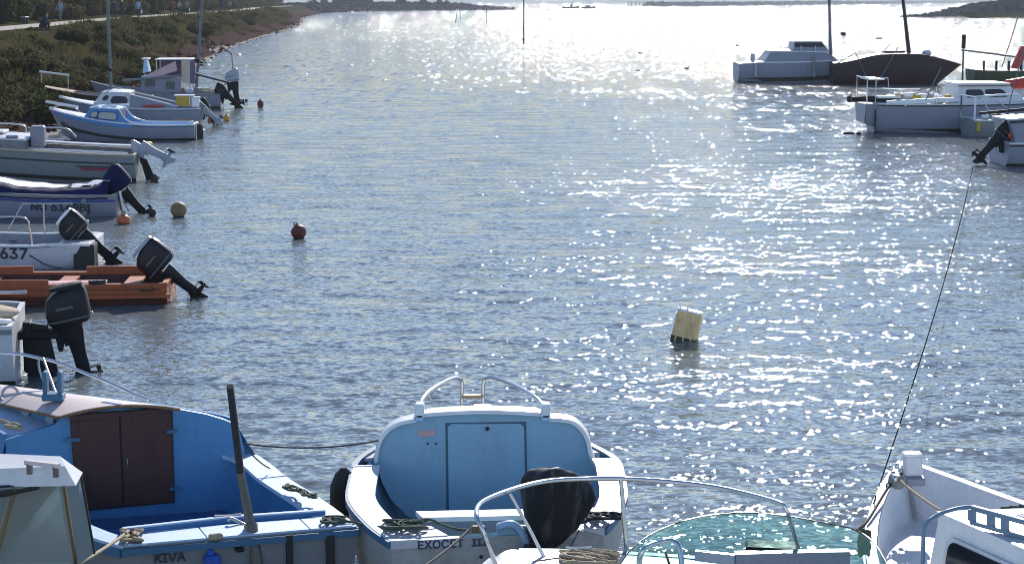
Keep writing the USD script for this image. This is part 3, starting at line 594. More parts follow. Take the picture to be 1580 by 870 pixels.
def trunk(t, name, bot, top, m, roof=None, roof_m=None, over=.03, th=.03, camber=.05, parent=None):
    """A cabin: walls from a lower to an upper outline, and a cambered roof panel. Outlines run the same way round."""
    bot, top = np.array(bot, float), np.array(top, float)
    if newell(top)[2] < 0: bot, top = bot[::-1], top[::-1]
    k = len(bot); mb = MB().add(np.vstack([bot, top]), [[i, (i + 1) % k, (i + 1) % k + k, i + k] for i in range(k)])
    mb.add(top, fan(top, V(0, 0, 1))); w = part(t, name, mb, m, 20, parent=parent)
    if roof:
        c = top.mean(0); o = (top - c) * V(1, 1, 0); o = o / (np.linalg.norm(o, axis=1, keepdims=True) + 1e-9); ed = top + o * over + V(0, 0, .004)
        ring = np.stack([ed + V(0, 0, th * .0), ed + V(0, 0, th)], 0); rr = MB().grid(np.concatenate([ring, ring[:, :1]], 1))
        rings = [ed + V(0, 0, th)] + [c * V(1, 1, 0) * (1 - f) + (ed + V(0, 0, th)) * V(f, f, 1) + V(0, 0, camber * (1 - f ** 2)) for f in (.75, .45, .2, .02)]
        rings = np.array(rings); rr.grid(np.concatenate([rings, rings[:, :1]], 1)); rr.add(ed, fan(ed, V(0, 0, 1))[:, ::-1])
        part(t, roof, rr, roof_m or m, 30, parent=parent)
    return w
def rail(t, pts, r=.014, m='steel', name='rail', smooth=5, label=None): return part(t, name, MB().tube(pts, r, 8, smooth), m, 60, label)
def coil(c, R, r, turns=4, seed=0, up=V(0, 0, 1), flat=.5):
    q = np.random.default_rng(seed); a = np.linspace(0, turns * 6.283, turns * 16); w = MB()
    p = np.stack([R * (1 + .25 * np.sin(a * .37 + seed)) * np.cos(a), R * flat * (1 + .2 * np.sin(a * .61)) * np.sin(a), r * 1.6 * (a / 6.283) * .5 + r * (.6 + .5 * np.sin(a * 1.7))], -1)
    return w.tube(p + np.asarray(c), r, 6)
def hang(a, b, sag, n=24):
    u = np.linspace(0, 1, n)[:, None]; p = np.asarray(a) * (1 - u) + np.asarray(b) * u; p[:, 2] -= (4 * sag * u * (1 - u))[:, 0]; return p
def rope(name, label, pts, r, m, cat='rope', group=None): return single(name, MB().tube(pts, r, 6), m, label, cat, group, smooth=60)
def cleat(t, c, d, s=.09, m='alloy', name='cleat'):
    d = np.asarray(d, float) / np.linalg.norm(d); c = np.asarray(c, float); mb = MB()
    for k in (-.3, .3): mb.tube([c + d * s * k, c + d * s * k + V(0, 0, s * .5)], s * .12, 6)
    mb.tube([c - d * s + V(0, 0, s * .62), c - d * s * .3 + V(0, 0, s * .5), c + d * s * .3 + V(0, 0, s * .5), c + d * s + V(0, 0, s * .62)], [s * .07, s * .13, s * .13, s * .07], 6)
    return part(t, name, mb, m, 40)
def outboard(label, loc, heading, tilt=0., s=1., m='motor_black', m2='motor_matt', top=None, cowl=1.0, swing=0., tiller=None, stripe=None, prop='motor_matt', heel=0., funnel=0., hood=False, group=None):
    """An outboard hung on a transom: clamp at the origin, x ahead. tilt swings the leg up and aft."""
    t = thing('outboard_motor', label, 'outboard motor', loc, heading, group, heel=heel)
    R = rz(swing) @ ry(math.radians(tilt)); T = lambda v: (np.asarray(v) * s) @ R.T
    mb = MB(); L, W, Hc = .52 * cowl, .30 * cowl, .44 * cowl; secs = []
    for z, kx, ky, sh in ((0.06, .80, .82, .0), (.10, .95, .95, 0), (.20, 1, 1, 0), (.34, .98, .97, -.01), (.42, .90, .88, -.02), (.475, .66, .66, -.035), (.49, .30, .3, -.04)):
        a = np.linspace(0, 2 * math.pi, 21)[:-1]; ex = .55 if not funnel else .38
        if funnel: kx, ky = kx * (1 - funnel * max(0, .40 - z) / .34), ky * (1 - funnel * max(0, .40 - z) / .34)
        if funnel and z > .4: kx, ky = kx * .5 + .5, ky * .5 + .5
        secs.append(np.stack([-.16 * cowl + sh + kx * L / 2 * np.sign(np.cos(a)) * np.abs(np.cos(a)) ** ex, ky * W / 2 * np.sign(np.sin(a)) * np.abs(np.sin(a)) ** ex, 0 * a + z * Hc / .44 + .04 + .05 * (np.cos(a)) * (z > .3) * -1 - funnel * .16 * np.sin(a) * (z > .3)], -1))
    if funnel:
        sg = resample(np.array(secs).reshape(len(secs), -1), 15).reshape(15, -1, 3); sg = np.array([resample(np.vstack([q_, q_[:1]]), 49)[:-1] for q_ in sg])
        sg += (np.stack([meshkit.fbm(sg * 9 + k * 7, 3, k) for k in range(3)], -1) - .5) * .04; secs = list(sg)
    part(t, 'cowl', mb.loft(secs).xf(T), m, 40)
    if hood or funnel: pass
    else:
        b = MB().loft([np.stack([-.16 * cowl + .505 * L * np.sign(np.cos(a)) * np.abs(np.cos(a)) ** ex, .505 * W * np.sign(np.sin(a)) * np.abs(np.sin(a)) ** ex, 0 * a + z], -1) for z in (.145 * cowl, .165 * cowl)]).xf(T); part(t, 'cowl_seam', b, 'decal_grey', 40)
        part(t, 'cowl_latch', MB().box((-.16 * cowl - L * .51, 0, .16 * cowl), (.025, .06, .05), bev=.008).xf(T), 'alloy', 40)
        for y_ in (-1, 1):
            part(t, 'cowl_decal', MB().box((-.14 * cowl, y_ * W * .498, .30 * cowl), (.20 * cowl, .006, .03 * cowl)).xf(T), 'decal_grey', False)
        part(t, 'fuel_hose', MB().tube([(.02, .06, .12), (.14, .09, .02), (.22, .10, -.12), (.36, .08, -.16)], .010, 6, 4).xf(lambda v: np.asarray(v) * s), 'rubber', 50)
    if top: part(t, 'cowl_top', MB().loft([np.stack([-.20 * cowl + k * L * .36 * np.sign(np.cos(a)) * np.abs(np.cos(a)) ** ex, k * W * .36 * np.sign(np.sin(a)) * np.abs(np.sin(a)) ** ex, 0 * a + z], -1) for k, z in ((1.06, .505 * cowl), (1, .545 * cowl), (.5, .56 * cowl))]).xf(T), top, 40)
    def loop(z, x0, x1, w): return [(x0, -w * .6, z), (x0 + (x1 - x0) * .3, -w, z), (x0 + (x1 - x0) * .75, -w, z), (x1, -w * .35, z), (x1, w * .35, z), (x0 + (x1 - x0) * .75, w, z), (x0 + (x1 - x0) * .3, w, z), (x0, w * .6, z)]
    part(t, 'leg', MB().loft([loop(.10, -.36, .00, .10), loop(-.02, -.36, -.02, .095), loop(-.15, -.34, -.10, .065), loop(-.35, -.32, -.12, .05), loop(-.58, -.33, -.13, .042)]).xf(T), m2, 40)
    part(t, 'cavitation_plate', MB().slab([(-.48, -.09, -.575), (-.12, -.05, -.575), (-.06, 0, -.575), (-.12, .05, -.575), (-.48, .09, -.575)], .016).xf(T), m2, 20)
    a = np.linspace(0, 2 * math.pi, 13)[:-1]
    gear = MB().loft([np.stack([0 * a + x, r_ * np.cos(a), -.70 + r_ * np.sin(a)], -1) for x, r_ in ((.06, .004), (.03, .03), (-.06, .052), (-.22, .058), (-.36, .048), (-.40, .04))])
    gear.loft([loop(-.58, -.33, -.12, .04), loop(-.70, -.32, -.06, .03)]); part(t, 'gearcase', gear.xf(T), m2, 40)
    part(t, 'skeg', MB().slab([(-.30, .008, -.73), (-.06, .008, -.73), (-.20, .008, -.90), (-.33, .008, -.92)], .016).xf(T), m2, 20)
    pr = MB().tube([(-.40, 0, -.70), (-.50, 0, -.70)], [.036, .026], 8)
    for k in range(3):
        Q = rx(k * 2.094 + .4); bl = []
        for rr, w, tw in ((.03, .05, .9), (.07, .085, .75), (.11, .09, .6), (.135, .05, .5)):
            bl.append([V(-.445, 0, 0) + (V(sg * w * .5 * math.sin(tw), sg * w * .5 * math.cos(tw), rr)) for sg in (-1, 1)])
        g = np.array(bl) @ Q.T; g = g + V(0, 0, -.70) - (V(-.445, 0, 0) @ Q.T - V(-.445, 0, 0)); pr.sheet(g, .008, up=V(1, 0, 0))
    part(t, 'propeller', pr.xf(T), prop, 30)
    br = MB()
    for y_ in (-.075, .075): br.slab([(.05, y_, .09), (.05, y_, -.04), (.01, y_, -.26), (-.05, y_, -.26), (-.10, y_, .02), (-.03, y_, .09)], .022)
    br.box((.045, 0, .06), (.03, .17, .05)).tube([(.06, -.05, .02), (.13, -.05, .02)], .012, 6).tube([(.06, .05, .02), (.13, .05, .02)], .012, 6)
    part(t, 'clamp_bracket', br.xf(lambda v: np.asarray(v) * s), m2, 25)
    part(t, 'swivel', MB().tube([(-.08, 0, .10), (-.09, 0, -.20)], .045, 8).xf(T), m2, 40)
    if tiller: part(t, 'tiller_arm', MB().tube([(.02, 0, .10), (.16, 0, .12), (tiller, 0, .17)], [.024, .02, .017], 8).tube([(tiller - .02, 0, .168), (tiller + .13, 0, .192)], .024, 8).xf(T), 'rubber', 40)
    if stripe: part(t, 'cowl_stripe', MB().loft([np.stack([-.16 * cowl + .512 * L * np.sign(np.cos(b)) * np.abs(np.cos(b)) ** ex, .512 * W * np.sign(np.sin(b)) * np.abs(np.sin(b)) ** ex, 0 * b + z], -1) for b in [np.linspace(0, 2 * math.pi, 21)[:-1]] for z in (.22 * cowl, .30 * cowl)], caps=False).xf(T), stripe, 40)
    return t
def mast(t, a, b, r0, r1, m='mast_grey', name='mast'): return part(t, name, MB().tube([a, (np.asarray(a) + b) / 2, b], [r0, (r0 + r1) / 2, r1], 8), m, 60)
def place_at(q, heading, x, y=0.): 
    """Where the stern centre stands when the local point (x, y) is at q."""
    return np.asarray(q) * V(1, 1, 0) - rz(math.radians(heading)) @ V(x, y, 0)
# ================================================================= FOREGROUND BOATS
def onp(u, v, p0, n):
    d = _ray(u, v); return EYE + d * (((np.asarray(p0) - EYE) @ n) / (d @ n))
# ---------------------------------------------------------------- KIVA: blue open boat with a cuddy, lower left
def kiva():
    t = thing('cabin_boat', 'bright blue cuddy boat with brown double doors, name KIVA on its stern', 'boat', V(-2.9, 13.9, 0), world=True)
    fw = V(-.5, .866, 0)
    port = V([-2.70, 12.16, .66], [-3.14, 12.50, .68], [-3.66, 13.2, .71], [-4.02, 13.95, .76], [-4.9, 14.75, .84], [-6.2, 15.75, .98])
    star = V([-1.13, 12.79, .62], [-1.42, 13.35, .65], [-1.80, 13.95, .69], [-2.10, 14.45, .74], [-3.4, 15.0, .84], [-6.15, 15.8, .98])
    H = Hull(port, star, [-.12, -.22, -.25, -.15, .2], box=.5)
    part(t, 'hull', H.outer(), 'hull_grey'); part(t, 'cockpit_liner', H.liner(.07, .16, 0, 17), 'kiva_blue')
    for sd in (1, -1): part(t, 'rubbing_strake', MB().bar(H.edge(sd, 0, 1, -.012, -.015), .035, .058), 'rub_blue')
    part(t, 'rubbing_strake', MB().bar([port[0] + V(-.01, -.01, -.012), star[0] + V(.01, -.01, -.012)], .04, .048), 'rub_blue')
    for sd, w in ((1, .17), (-1, .22)): part(t, 'side_deck', H.side_deck(sd, 0, .56, w, .006, .03), 'deck_pale')
    # aft deck: two panels with a seam between, and a coaming on their inner edge
    pa, sa = port[0] + V(.03, .02, .012), star[0] + V(-.03, .0, .012); w = V(-.11, .27, 0)
    for a, b in ((0, .34), (.347, .80), (.807, 1)):
        q = [pa + (sa - pa) * a, pa + (sa - pa) * b, pa + (sa - pa) * b + w, pa + (sa - pa) * a + w]; part(t, 'aft_deck_panel', MB().slab(q, .03), 'deck_pale', False)
    c0 = pa + w * 1.0 + V(.02, 0, .03); c1 = sa + w * 1.0 + V(-.12, 0, .03)
    part(t, 'coaming', MB().bar([c0, (c0 + c1) / 2 + V(-.02, .05, .0), c1], .045, .07), 'kiva_blue_dark')
    part(t, 'coaming_cap', MB().bar([c0 + V(0, .0, .012), (c0 + c1) / 2 + V(-.02, .05, .012), c1 + V(0, 0, .012)], .035, .012), 'deck_pale')
    # bulkhead, doors
    p0 = port[3] + V(0, 0, .1); d = (star[3] - port[3]) * V(1, 1, 0); d /= np.linalg.norm(d); n = V(d[1], -d[0], 0)
    B = lambda u, v, o=0.: onp(u, v, p0, n) + n * o
    out = [B(22, 830), B(372, 806), B(391, 742), B(382, 712), B(371, 668), B(364, 655), B(345, 647), B(318, 639), B(268, 630), B(180, 630), B(96, 642), B(86, 654), B(8, 679), B(10, 700)]
    part(t, 'bulkhead', MB().slab(out, .05), 'kiva_blue', False)
    part(t, 'door_frame', MB().slab([B(107, 638, .012), B(118.5, 788.5, .012), B(269.5, 774.5, .012), B(266, 627, .012)], .02), 'wood_dark', False)
    dz = [(109, 650, 183, 642, 189, 778, 119.5, 785.5), (186, 641.5, 263, 634, 267.5, 771.5, 192, 778)]
    for (a, b, c, e, f, g, h, i) in dz:
        p_ = part(t, 'door', MB().slab([B(a, b, .030), B(h, i, .030), B(f, g, .030), B(c, e, .030)], .018), 'door_brown', False)
        part(t, 'hinge', MB().slab([B(a - 9 if a < 150 else c - 6, 674 if a < 150 else 662, .04), B(a - 9 if a < 150 else c - 6, 679 if a < 150 else 667, .04), B(a + 14 if a < 150 else c + 9, 679 if a < 150 else 666, .04), B(a + 14 if a < 150 else c + 9, 674 if a < 150 else 661, .04)], .01), 'rub_blue', False, parent=p_)
        part(t, 'hinge', MB().slab([B(a - 2 if a < 150 else f - 6, 762 if a < 150 else 750, .04), B(a - 2 if a < 150 else f - 6, 767 if a < 150 else 755, .04), B(a + 22 if a < 150 else f + 9, 765 if a < 150 else 754, .04), B(a + 22 if a < 150 else f + 9, 760 if a < 150 else 749, .04)], .01), 'rub_blue', False, parent=p_)
        if a > 150: part(t, 'latch', MB().box(B(196, 710, .04), (.012, .012, .05), bev=.004), 'alloy', parent=p_)
    part(t, 'lintel', MB().slab([B(106, 640, .034), B(109, 649, .034), B(263.5, 633.5, .034), B(267, 628, .034)], .02), 'door_brown', False)
    a, b = B(60, 806, .02), B(345, 786, .02); s = n * .30
    part(t, 'step_bench', MB().slab([a, a + s, b + s, b], .05).slab([a + s * .97, a + s * .97 - V(0, 0, .3), b + s * .97 - V(0, 0, .3), b + s * .97], .02), 'kiva_blue_dark', False)
    # raised topsides and deck ahead of the bulkhead
    ze = lambda e, k, z: np.c_[e[:, :2], np.linspace(k, z, len(e))]
    ia = (np.argmin(np.linalg.norm(H.p[:, :2] - port[3, :2], axis=1)) + .3) / (H.n - 1); ib = (np.argmin(np.linalg.norm(H.s[:, :2] - star[3, :2], axis=1)) + .3) / (H.n - 1); P1, S1 = H.edge(1, ia, 1, 0, .0), H.edge(-1, ib, 1, 0, .0); PU, SU = ze(P1, B(9, 679)[2], 1.16), ze(S1, B(364, 655)[2], 1.16); w1 = np.linspace(1, 0, len(P1))[:, None] ** 2; nn_ = n * .07; PU[:, :2] += (B(9, 679) - nn_ - PU[0])[:2] * w1; SU[:, :2] += (B(364, 655) - nn_ - SU[0])[:2] * w1
    part(t, 'raised_side', MB().grid(np.stack([P1, PU]), True).grid(np.stack([P1, PU]) + V(.03, 0, 0)), 'kiva_blue'); part(t, 'raised_side', MB().grid(np.stack([S1, SU])).grid(np.stack([S1, SU]) - V(.03, .02, 0), True), 'kiva_blue')
    u = np.linspace(0, 1, 9)[None, :, None]; g = PU[:, None] * (1 - u) + SU[:, None] * u; g[..., 2] += .10 * (1 - (2 * u[..., 0] - 1) ** 2); g -= n * (.07 * np.linspace(1, 0, len(g))[:, None, None] ** 2)
    part(t, 'foredeck', MB().sheet(g[:, ::-1], .03), 'deck_pale')
    for E_ in (PU, SU): part(t, 'toe_rail', MB().bar(E_ + V(0, 0, .035), .03, .035), 'kiva_blue')
    # trunk cabin and plywood roof
    A, C = B(95, 641), B(271, 629.5); m_ = (A + C) / 2; L = 1.5; fw = V(-.80, .60, 0)
    bot = [A * V(1, 1, 0) + V(0.05, .02, A[2] - .30), C * V(1, 1, 0) + V(0, 0, A[2] - .30), C * V(1, 1, 0) + fw * L + V(-.10, -.1, A[2] - .2), A * V(1, 1, 0) + fw * L + V(.1, .1, A[2] - .2)]
    top = [np.r_[b[:2], A[2] - .012] for b in bot]
    tr = trunk(t, 'trunk_cabin', bot, top, 'kiva_blue')
    for k in range(4):
        q = bot[0] + (bot[3] - bot[0]) * (.15 + .22 * k) + V(0, 0, .215); nn = np.cross(bot[3] - bot[0], V(0, 0, 1)); nn /= -np.linalg.norm(nn); nn = nn if nn[0] < 0 else -nn
        a = np.linspace(0, 6.283, 13)[:-1]; ta = (bot[3] - bot[0]) / np.linalg.norm(bot[3] - bot[0])
        ring = [q + nn * .01 + ta * .055 * math.cos(x) + V(0, 0, .045 * math.sin(x)) for x in a]
        p_ = part(t, 'porthole', MB().slab(ring, .015), 'alloy', False); part(t, 'porthole_glass', MB().slab([q + nn * .014 + (r_ - q - nn * .01) * .75 for r_ in ring], .01), 'glass_cream', False, parent=p_)  # cream pane colour carries the sun reflected in the portholes
    u = np.linspace(0, 1, 11)[None, :, None]; s_ = np.linspace(0, 1, 9)[:, None, None]
    A2, C2 = A + n * .06 - d * .02, C + n * .06 + d * .03
    g = (A2 * (1 - u) + C2 * u) + (fw * (L + .1)) * s_ + V(-.02, 0, 0) * s_; g[..., 2] += .06 * (1 - (2 * u[..., 0] - 1) ** 2) + .012; g[..., 2] -= .04 * s_[..., 0]
    g[:, :, :2] += (d[:2] * np.interp(s_, [0, 1], [0, .22]) * (1 - 2 * u))
    part(t, 'roof', MB().sheet(g, .014), 'roof_ply'); part(t, 'roof_edge', MB().bar(g[0] + n * .006 + V(0, 0, -.002), .014, .022), 'wood_brown'); part(t, 'roof_edge', MB().bar(g[:, 0] - d * .006 + V(0, 0, -.002), .014, .022), 'wood_brown')
    part(t, 'roof_seam', MB().bar([x + V(0, 0, .004) for x in g[:, 5]][:2], .035, .006), 'kiva_blue_dark')
    # mast step, ring, pulpit rail
    q = P(83, 617, g[4, 4, 2] + .01); br = MB().box(q + V(0, 0, .03), (.17, .12, .06), bev=.01)
    for k in (-.06, .06): br.box(q + V(k, 0, .13), (.035, .09, .22), bev=.008)
    part(t, 'mast_step', br, 'rub_blue', 25)
    q = P(16, 610, g[6, 2, 2]); part(t, 'deck_ring', MB().tube([q + V(.07 * math.cos(x), 0, .075 * math.sin(x)) for x in np.linspace(0, math.pi, 9)], .012, 6), 'alloy', 50)
    R = lambda uu, vv, zz: P(uu, vv, zz)
    rail(t, [R(229, 617, 1.16), R(205, 607, 1.2), R(168, 590, 1.27), R(130, 575, 1.33), R(92, 560, 1.38), R(60, 552, 1.42), R(20, 545, 1.44), R(-60, 541, 1.46)], .014, name='pulpit_rail')
    rail(t, [R(60, 551, 1.42), R(60, 566, 1.36), R(66, 585, 1.3), R(76, 604, 1.24)], .009, 'alloy', 'rail_stay'); rail(t, [R(67, 553, 1.42), R(88, 612, 1.22)], .011, 'alloy', 'rail_stay', 0)
    rail(t, [R(202, 606, 1.2), R(188, 614, 1.12)], .009, 'alloy', 'rail_stay', 0); rail(t, [R(207, 608, 1.2), R(206, 616, 1.12)], .009, 'alloy', 'rail_stay', 0)
    # fittings
    xd = star[0] - port[0]; tn = V(xd[1], -xd[0], 0); tn /= np.linalg.norm(tn)
    T = lambda u_, v_, o=.012: onp(u_, v_, (port[0] + star[0]) / 2, tn) + tn * o
    text_on(t, 'name_lettering', 'KIVA', T(236, 867, .02), T(283, 863) - T(236, 867), V(0, 0, 1), .062, 'lettering', squeeze=1.06)
    for u_ in (446, 509):
        part(t, 'transom_strip', MB().box(T(u_, 875, .02), (.06 if u_ > 500 else .045, .03, .50), rz(math.atan2(xd[1], xd[0]))), 'weed_black', False)
    bx = T(325, 876, .05); part(t, 'stern_fitting', MB().box(bx, (.115, .09, .22), rz(math.atan2(xd[1], xd[0])), bev=.015).box(bx + V(-.01, 0, .125), (.05, .05, .05), bev=.015), 'box_blue', 30)
    part(t, 'fairlead', MB().box(T(332, 826.5, .015), (.10, .05, .045), rz(.39), bev=.012), 'rope_tan', 30); part(t, 'gudgeon', MB().box(T(368, 845, .03), (.06, .06, .03), rz(.39), bev=.006), 'motor_black', 30)
    cleat(t, P(352, 806, .64), xd, .10); cleat(t, H.edge(-1, .33, .36, .11, .02)[0], fw, .07, 'rubber')
    tube = [P(352, 803, .68), P(356, 799, .70), P(372, 806, .66), P(384, 812, .64)]; part(t, 'tiller_hoop', MB().tube(tube, .012, 6, 4), 'alloy', 60)
    return t, H, port, star
KV, KH, KP, KS = kiva()
# a dark timber spar standing at KIVA's stern
def spar():
    a, m_, b, e = onp(394, 885, KP[0], V(.375, -.927, 0)) + V(.04, -.09, 0), P(388, 812, .66), P(371, 728, 1.08), P(355, 596, 1.78)
    t = thing('mooring_post', 'thin dark leaning timber pole standing at the stern of the KIVA boat', 'pole', a * V(1, 1, 0), world=True)
    up = (e - b) / np.linalg.norm(e - b); lo = (m_ - a) / np.linalg.norm(m_ - a)
    part(t, 'upper_spar', MB().tube([b - up * .10, b, (b + e) / 2, e], [.026, .027, .027, .025], 10), 'wood_dark', 50)
    part(t, 'lower_spar', MB().tube([m_ + V(0, -.02, -.1), m_ + V(0, -.02, 0), b + V(0, -.008, 0)], [.036, .035, .030], 10), 'wood_grey', 50)
    part(t, 'foot', MB().tube([a + V(0, -.03, -.7), a + V(0, -.03, 0), m_ + V(.01, -.05, .03)], [.044, .044, .040], 8), 'wood_grey', 50)
    part(t, 'lashing', MB().tube([m_ + V(.045 * math.cos(x), -.025 + .045 * math.sin(x), .012 * x / 6.28 - .05) for x in np.linspace(0, 40, 120)], .006, 5), 'rope_tan', 60)
spar()
# ---------------------------------------------------------------- EXOCET III: grey-blue cuddy boat, lower middle
def exocet():
    t = thing('cabin_boat', 'steel blue cuddy boat with white gunwales and split bow rail, EXOCET III on its stern', 'boat', V(-.2, 14.2, 0), world=True)
    port = V([-.86, 12.42, .61], [-1.08, 12.85, .63], [-1.26, 13.5, .66], [-1.27, 14.2, .71], [-1.05, 14.85, .74], [-.72, 15.3, .77], [-.26, 15.6, .80])
    star = V([.67, 12.75, .61], [.79, 13.1, .63], [.875, 13.6, .66], [.87, 14.2, .71], [.62, 14.85, .74], [.25, 15.3, .77], [-.20, 15.6, .80])
    H = Hull(port, star, [-.15, -.25, -.28, -.2, .25], box=.5)
    part(t, 'hull', H.outer(), 'hull_cream'); part(t, 'cockpit_liner', H.liner(.10, .10, 0, 18), 'exocet_blue')
    part(t, 'gunwale', H.gunwale(.05, .05, 0, 1, .012, .02), 'rub_blue')
    for sd in (1, -1): part(t, 'side_deck', H.side_deck(sd, .0, .5, .20 if sd < 0 else .21, .016, .03), 'gelcoat_bright')
    xd = star[0] - port[0]; tn = V(xd[1], -xd[0], 0); tn /= np.linalg.norm(tn); xd = xd / np.linalg.norm(xd); T = lambda u, v, o=.01: onp(u, v, port[0], tn) + tn * o
    part(t, 'transom_cap', MB().bar([port[0] - tn * .02 + V(0, 0, .01), port[0] + xd * .50 - tn * .02 + V(0, 0, .01)], .06, .055), 'gelcoat_white'); part(t, 'transom_cap', MB().bar([star[0] - xd * .27 - tn * .02 + V(0, 0, .01), star[0] - tn * .02 + V(0, 0, .01)], .06, .055), 'gelcoat_white')
    for q in ([port[0] + xd * .03 - tn * .05, port[0] + xd * .42 - tn * .05, port[0] + xd * .34 - tn * .30, port[0] - xd * .05 - tn * .52], [star[0] - xd * .26 - tn * .05, star[0] - xd * .02 - tn * .05, star[0] - tn * .55, star[0] - xd * .20 - tn * .30]):
        part(t, 'quarter_deck', MB().slab([x + V(0, 0, .018) for x in q], .03), 'gelcoat_bright', False)
    a, b = P(652, 798, .63), P(945, 792, .63); s = V(-.06, .17, 0)
    part(t, 'thwart', MB().slab([a, b, b + s, a + s], .035), 'gelcoat_bright', False); part(t, 'thwart_front', MB().slab([a + V(0, .01, -.036), a + V(0, .01, -.16), b + V(0, .01, -.16), b + V(0, .01, -.036)], .02), 'hull_lilac', False)
    for q in (T(690, 815), T(890, 815)): pass
    # outboard well walls either side of the cut-out
    part(t, 'motor_well', MB().slab([T(768, 812, -.02), T(768, 900, -.02), T(890, 900, -.02), T(890, 812, -.02)], .03), 'exocet_blue', False)
    part(t, 'well_cheek', MB().tube([T(768, 812, .0), T(790, 808, .0), T(806, 822, .0), T(815, 845, .0), T(818, 880, 0)], .028, 8, 4), 'deck_light_blue', 50)
    part(t, 'transom_pad', MB().slab([T(880, 842, .03), T(884, 905, .03), T(930, 905, .03), T(930, 826, .03), T(893, 816, .03)], .03), 'hull_cream', False)
    # bulkhead with moulded shoulders
    y0 = 14.42; n = V(0, -1, 0); B = lambda u, v, o=0.: Pd(u, v, y0) + n * o
    left = [(583, 706), (586, 690), (593, 673), (604, 661), (620, 653), (644, 648), (653, 641)]; right = [(836, 640), (846, 647), (876, 650), (892, 659), (903, 676), (908, 697), (914, 712)]
    low = [(938, 745), (943, 775), (938, 812), (664, 816), (628, 795), (603, 770), (590, 745), (583, 722)]
    pl = [B(*q) for q in left] + [B(745, 636)] + [B(*q) for q in right] + [B(*q) for q in low]
    part(t, 'bulkhead', MB().slab(pl[::-1], .06), 'exocet_blue', False)
    ol = np.array([B(u, v) for u, v in [(583, 712)] + left + [(745, 636)] + right]); o2 = resample(ol, 40); oc = curve(ol, 5)
    # cabin top: from the bulkhead outline to the bow
    secs = []
    for k, (f, yy) in enumerate(((0, -.03), (.06, .12), (.25, .35), (.5, .6), (.75, .85), (1, 1.05))):
        c = V(-.22 if f else oc[:, 0].mean(), 0, .70 + .12 * f); c[0] = oc[:, 0].mean() * (1 - f) - .22 * f; kx, kz = 1 - f ** 1.7 * .85, 1 - 1.0 * min(1, f ** 1.3)
        g = oc.copy(); g[:, 0] = c[0] + (oc[:, 0] - oc[:, 0].mean()) * kx; g[:, 2] = c[2] + (oc[:, 2] - .70) * kz; g[:, 1] = y0 + yy; secs.append(g)
    part(t, 'cabin_top', MB().grid(np.array(secs)), 'gelcoat_white', 40)
    cap = MB(); g0 = oc + n * .05; up = np.c_[np.gradient(oc[:, 2]), 0 * oc[:, 0], -np.gradient(oc[:, 0])]; up /= -np.linalg.norm(up, axis=1, keepdims=True); up = np.where((up[:, 2:] < 0) & (np.abs(up[:, 2:]) > .2), -up, up)
    cap.sheet(np.stack([g0 + up * .028, g0 + up * .034 - n * .16], 1), .03, up=up[:, None]); part(t, 'cabin_rim', cap, 'gelcoat_bright', 30)
    part(t, 'foredeck', H.deck(.57, 1, .05, -.01), 'gelcoat_white')
    # door, sticker, vent, brackets
    q = [B(687, 652, .004), B(689, 800, .004), B(815, 800, .004), B(812, 650, .004)]
    part(t, 'door_seam', MB().slab(q, .01), 'exocet_seam', False)
    dq = [(691, 656), (693, 800), (811, 800), (808.5, 654)]; p_ = part(t, 'door', MB().slab([B(u, v, .014) for u, v in [(697, 653.2), (691, 658), (693, 800), (811, 800), (808.5, 658), (803, 653)]], .016), 'exocet_blue', False)
    part(t, 'door_lock', MB().tube([B(752, 660, .01), B(752, 660, .035)], .016, 8), 'rubber', parent=p_)
    part(t, 'maker_plate', MB().slab([B(645, 664, .006), B(645, 673, .006), B(672, 672, .006), B(672, 663, .006)], .005), 'pink_cloth', False)
    for u in (660, 673): part(t, 'screw_hole', MB().tube([B(u, 684, 0), B(u, 684, .006)], .012, 6), 'exocet_seam')
    part(t, 'roof_vent', MB().box(Pd(744, 625, 14.6) + V(0, 0, -.02), (.15, .12, .04), bev=.008), 'deck_light_blue', 30)
    for u0, sx in ((648, 1), (842, -1)): part(t, 'rail_bracket', MB().box(B(u0, 631, .03), (.075, .12, .12), bev=.012), 'gelcoat_bright', 30); part(t, 'rail_socket', MB().box(B(u0, 641, .06), (.065, .06, .055), bev=.008), 'deck_light_blue', 30)
    L = lambda u, v, y: Pd(u, v, y)
    rail(t, [L(651, 617, 14.5), L(662, 604, 14.7), L(684, 590, 15.0), L(700, 583, 15.3), L(709, 584, 15.4), L(713, 592, 15.45), L(712, 632, 15.45)], .016, name='bow_rail'); rail(t, [L(840, 628, 14.5), L(825, 612, 14.7), L(800, 597, 15.0), L(768, 584, 15.3), L(752, 582, 15.4), L(746, 590, 15.45), L(745, 632, 15.45)], .016, name='bow_rail')
    rail(t, [L(658, 606, 14.7), L(663, 612, 14.8), L(668, 625, 14.8)], .008, 'alloy', 'rail_stay'); part(t, 'bow_roller', MB().bar([L(712, 609, 15.45), L(746, 608, 15.45)], .05, .03), 'bronze')
    text_on(t, 'name_lettering', 'EXOCET', T(643, 846, .012), T(757, 840) - T(643, 846), V(0, 0, 1), .058, 'lettering_blue', squeeze=1.05); text_on(t, 'name_lettering', 'III', T(727, 841.6, .012), T(757, 840) - T(643, 846), V(0, 0, 1), .058, 'lettering_blue', squeeze=1.1)
    part(t, 'rust_stain_plate', MB().slab([T(822, 860, .02), T(823, 905, .02), T(834, 905, .02), T(833, 858, .02)], .01), 'orange_dark', False)
    for u, v in ((782, 862), (846, 864), (742, 858)): part(t, 'transom_bolt', MB().tube([T(u, v, 0), T(u, v, .02)], .013, 6), 'rubber')
    part(t, 'bow_line_lead', MB().box(T(737, 814, .03), (.10, .05, .05), bev=.01), 'buoy_tan', 30)
    return t, H, port, star, T
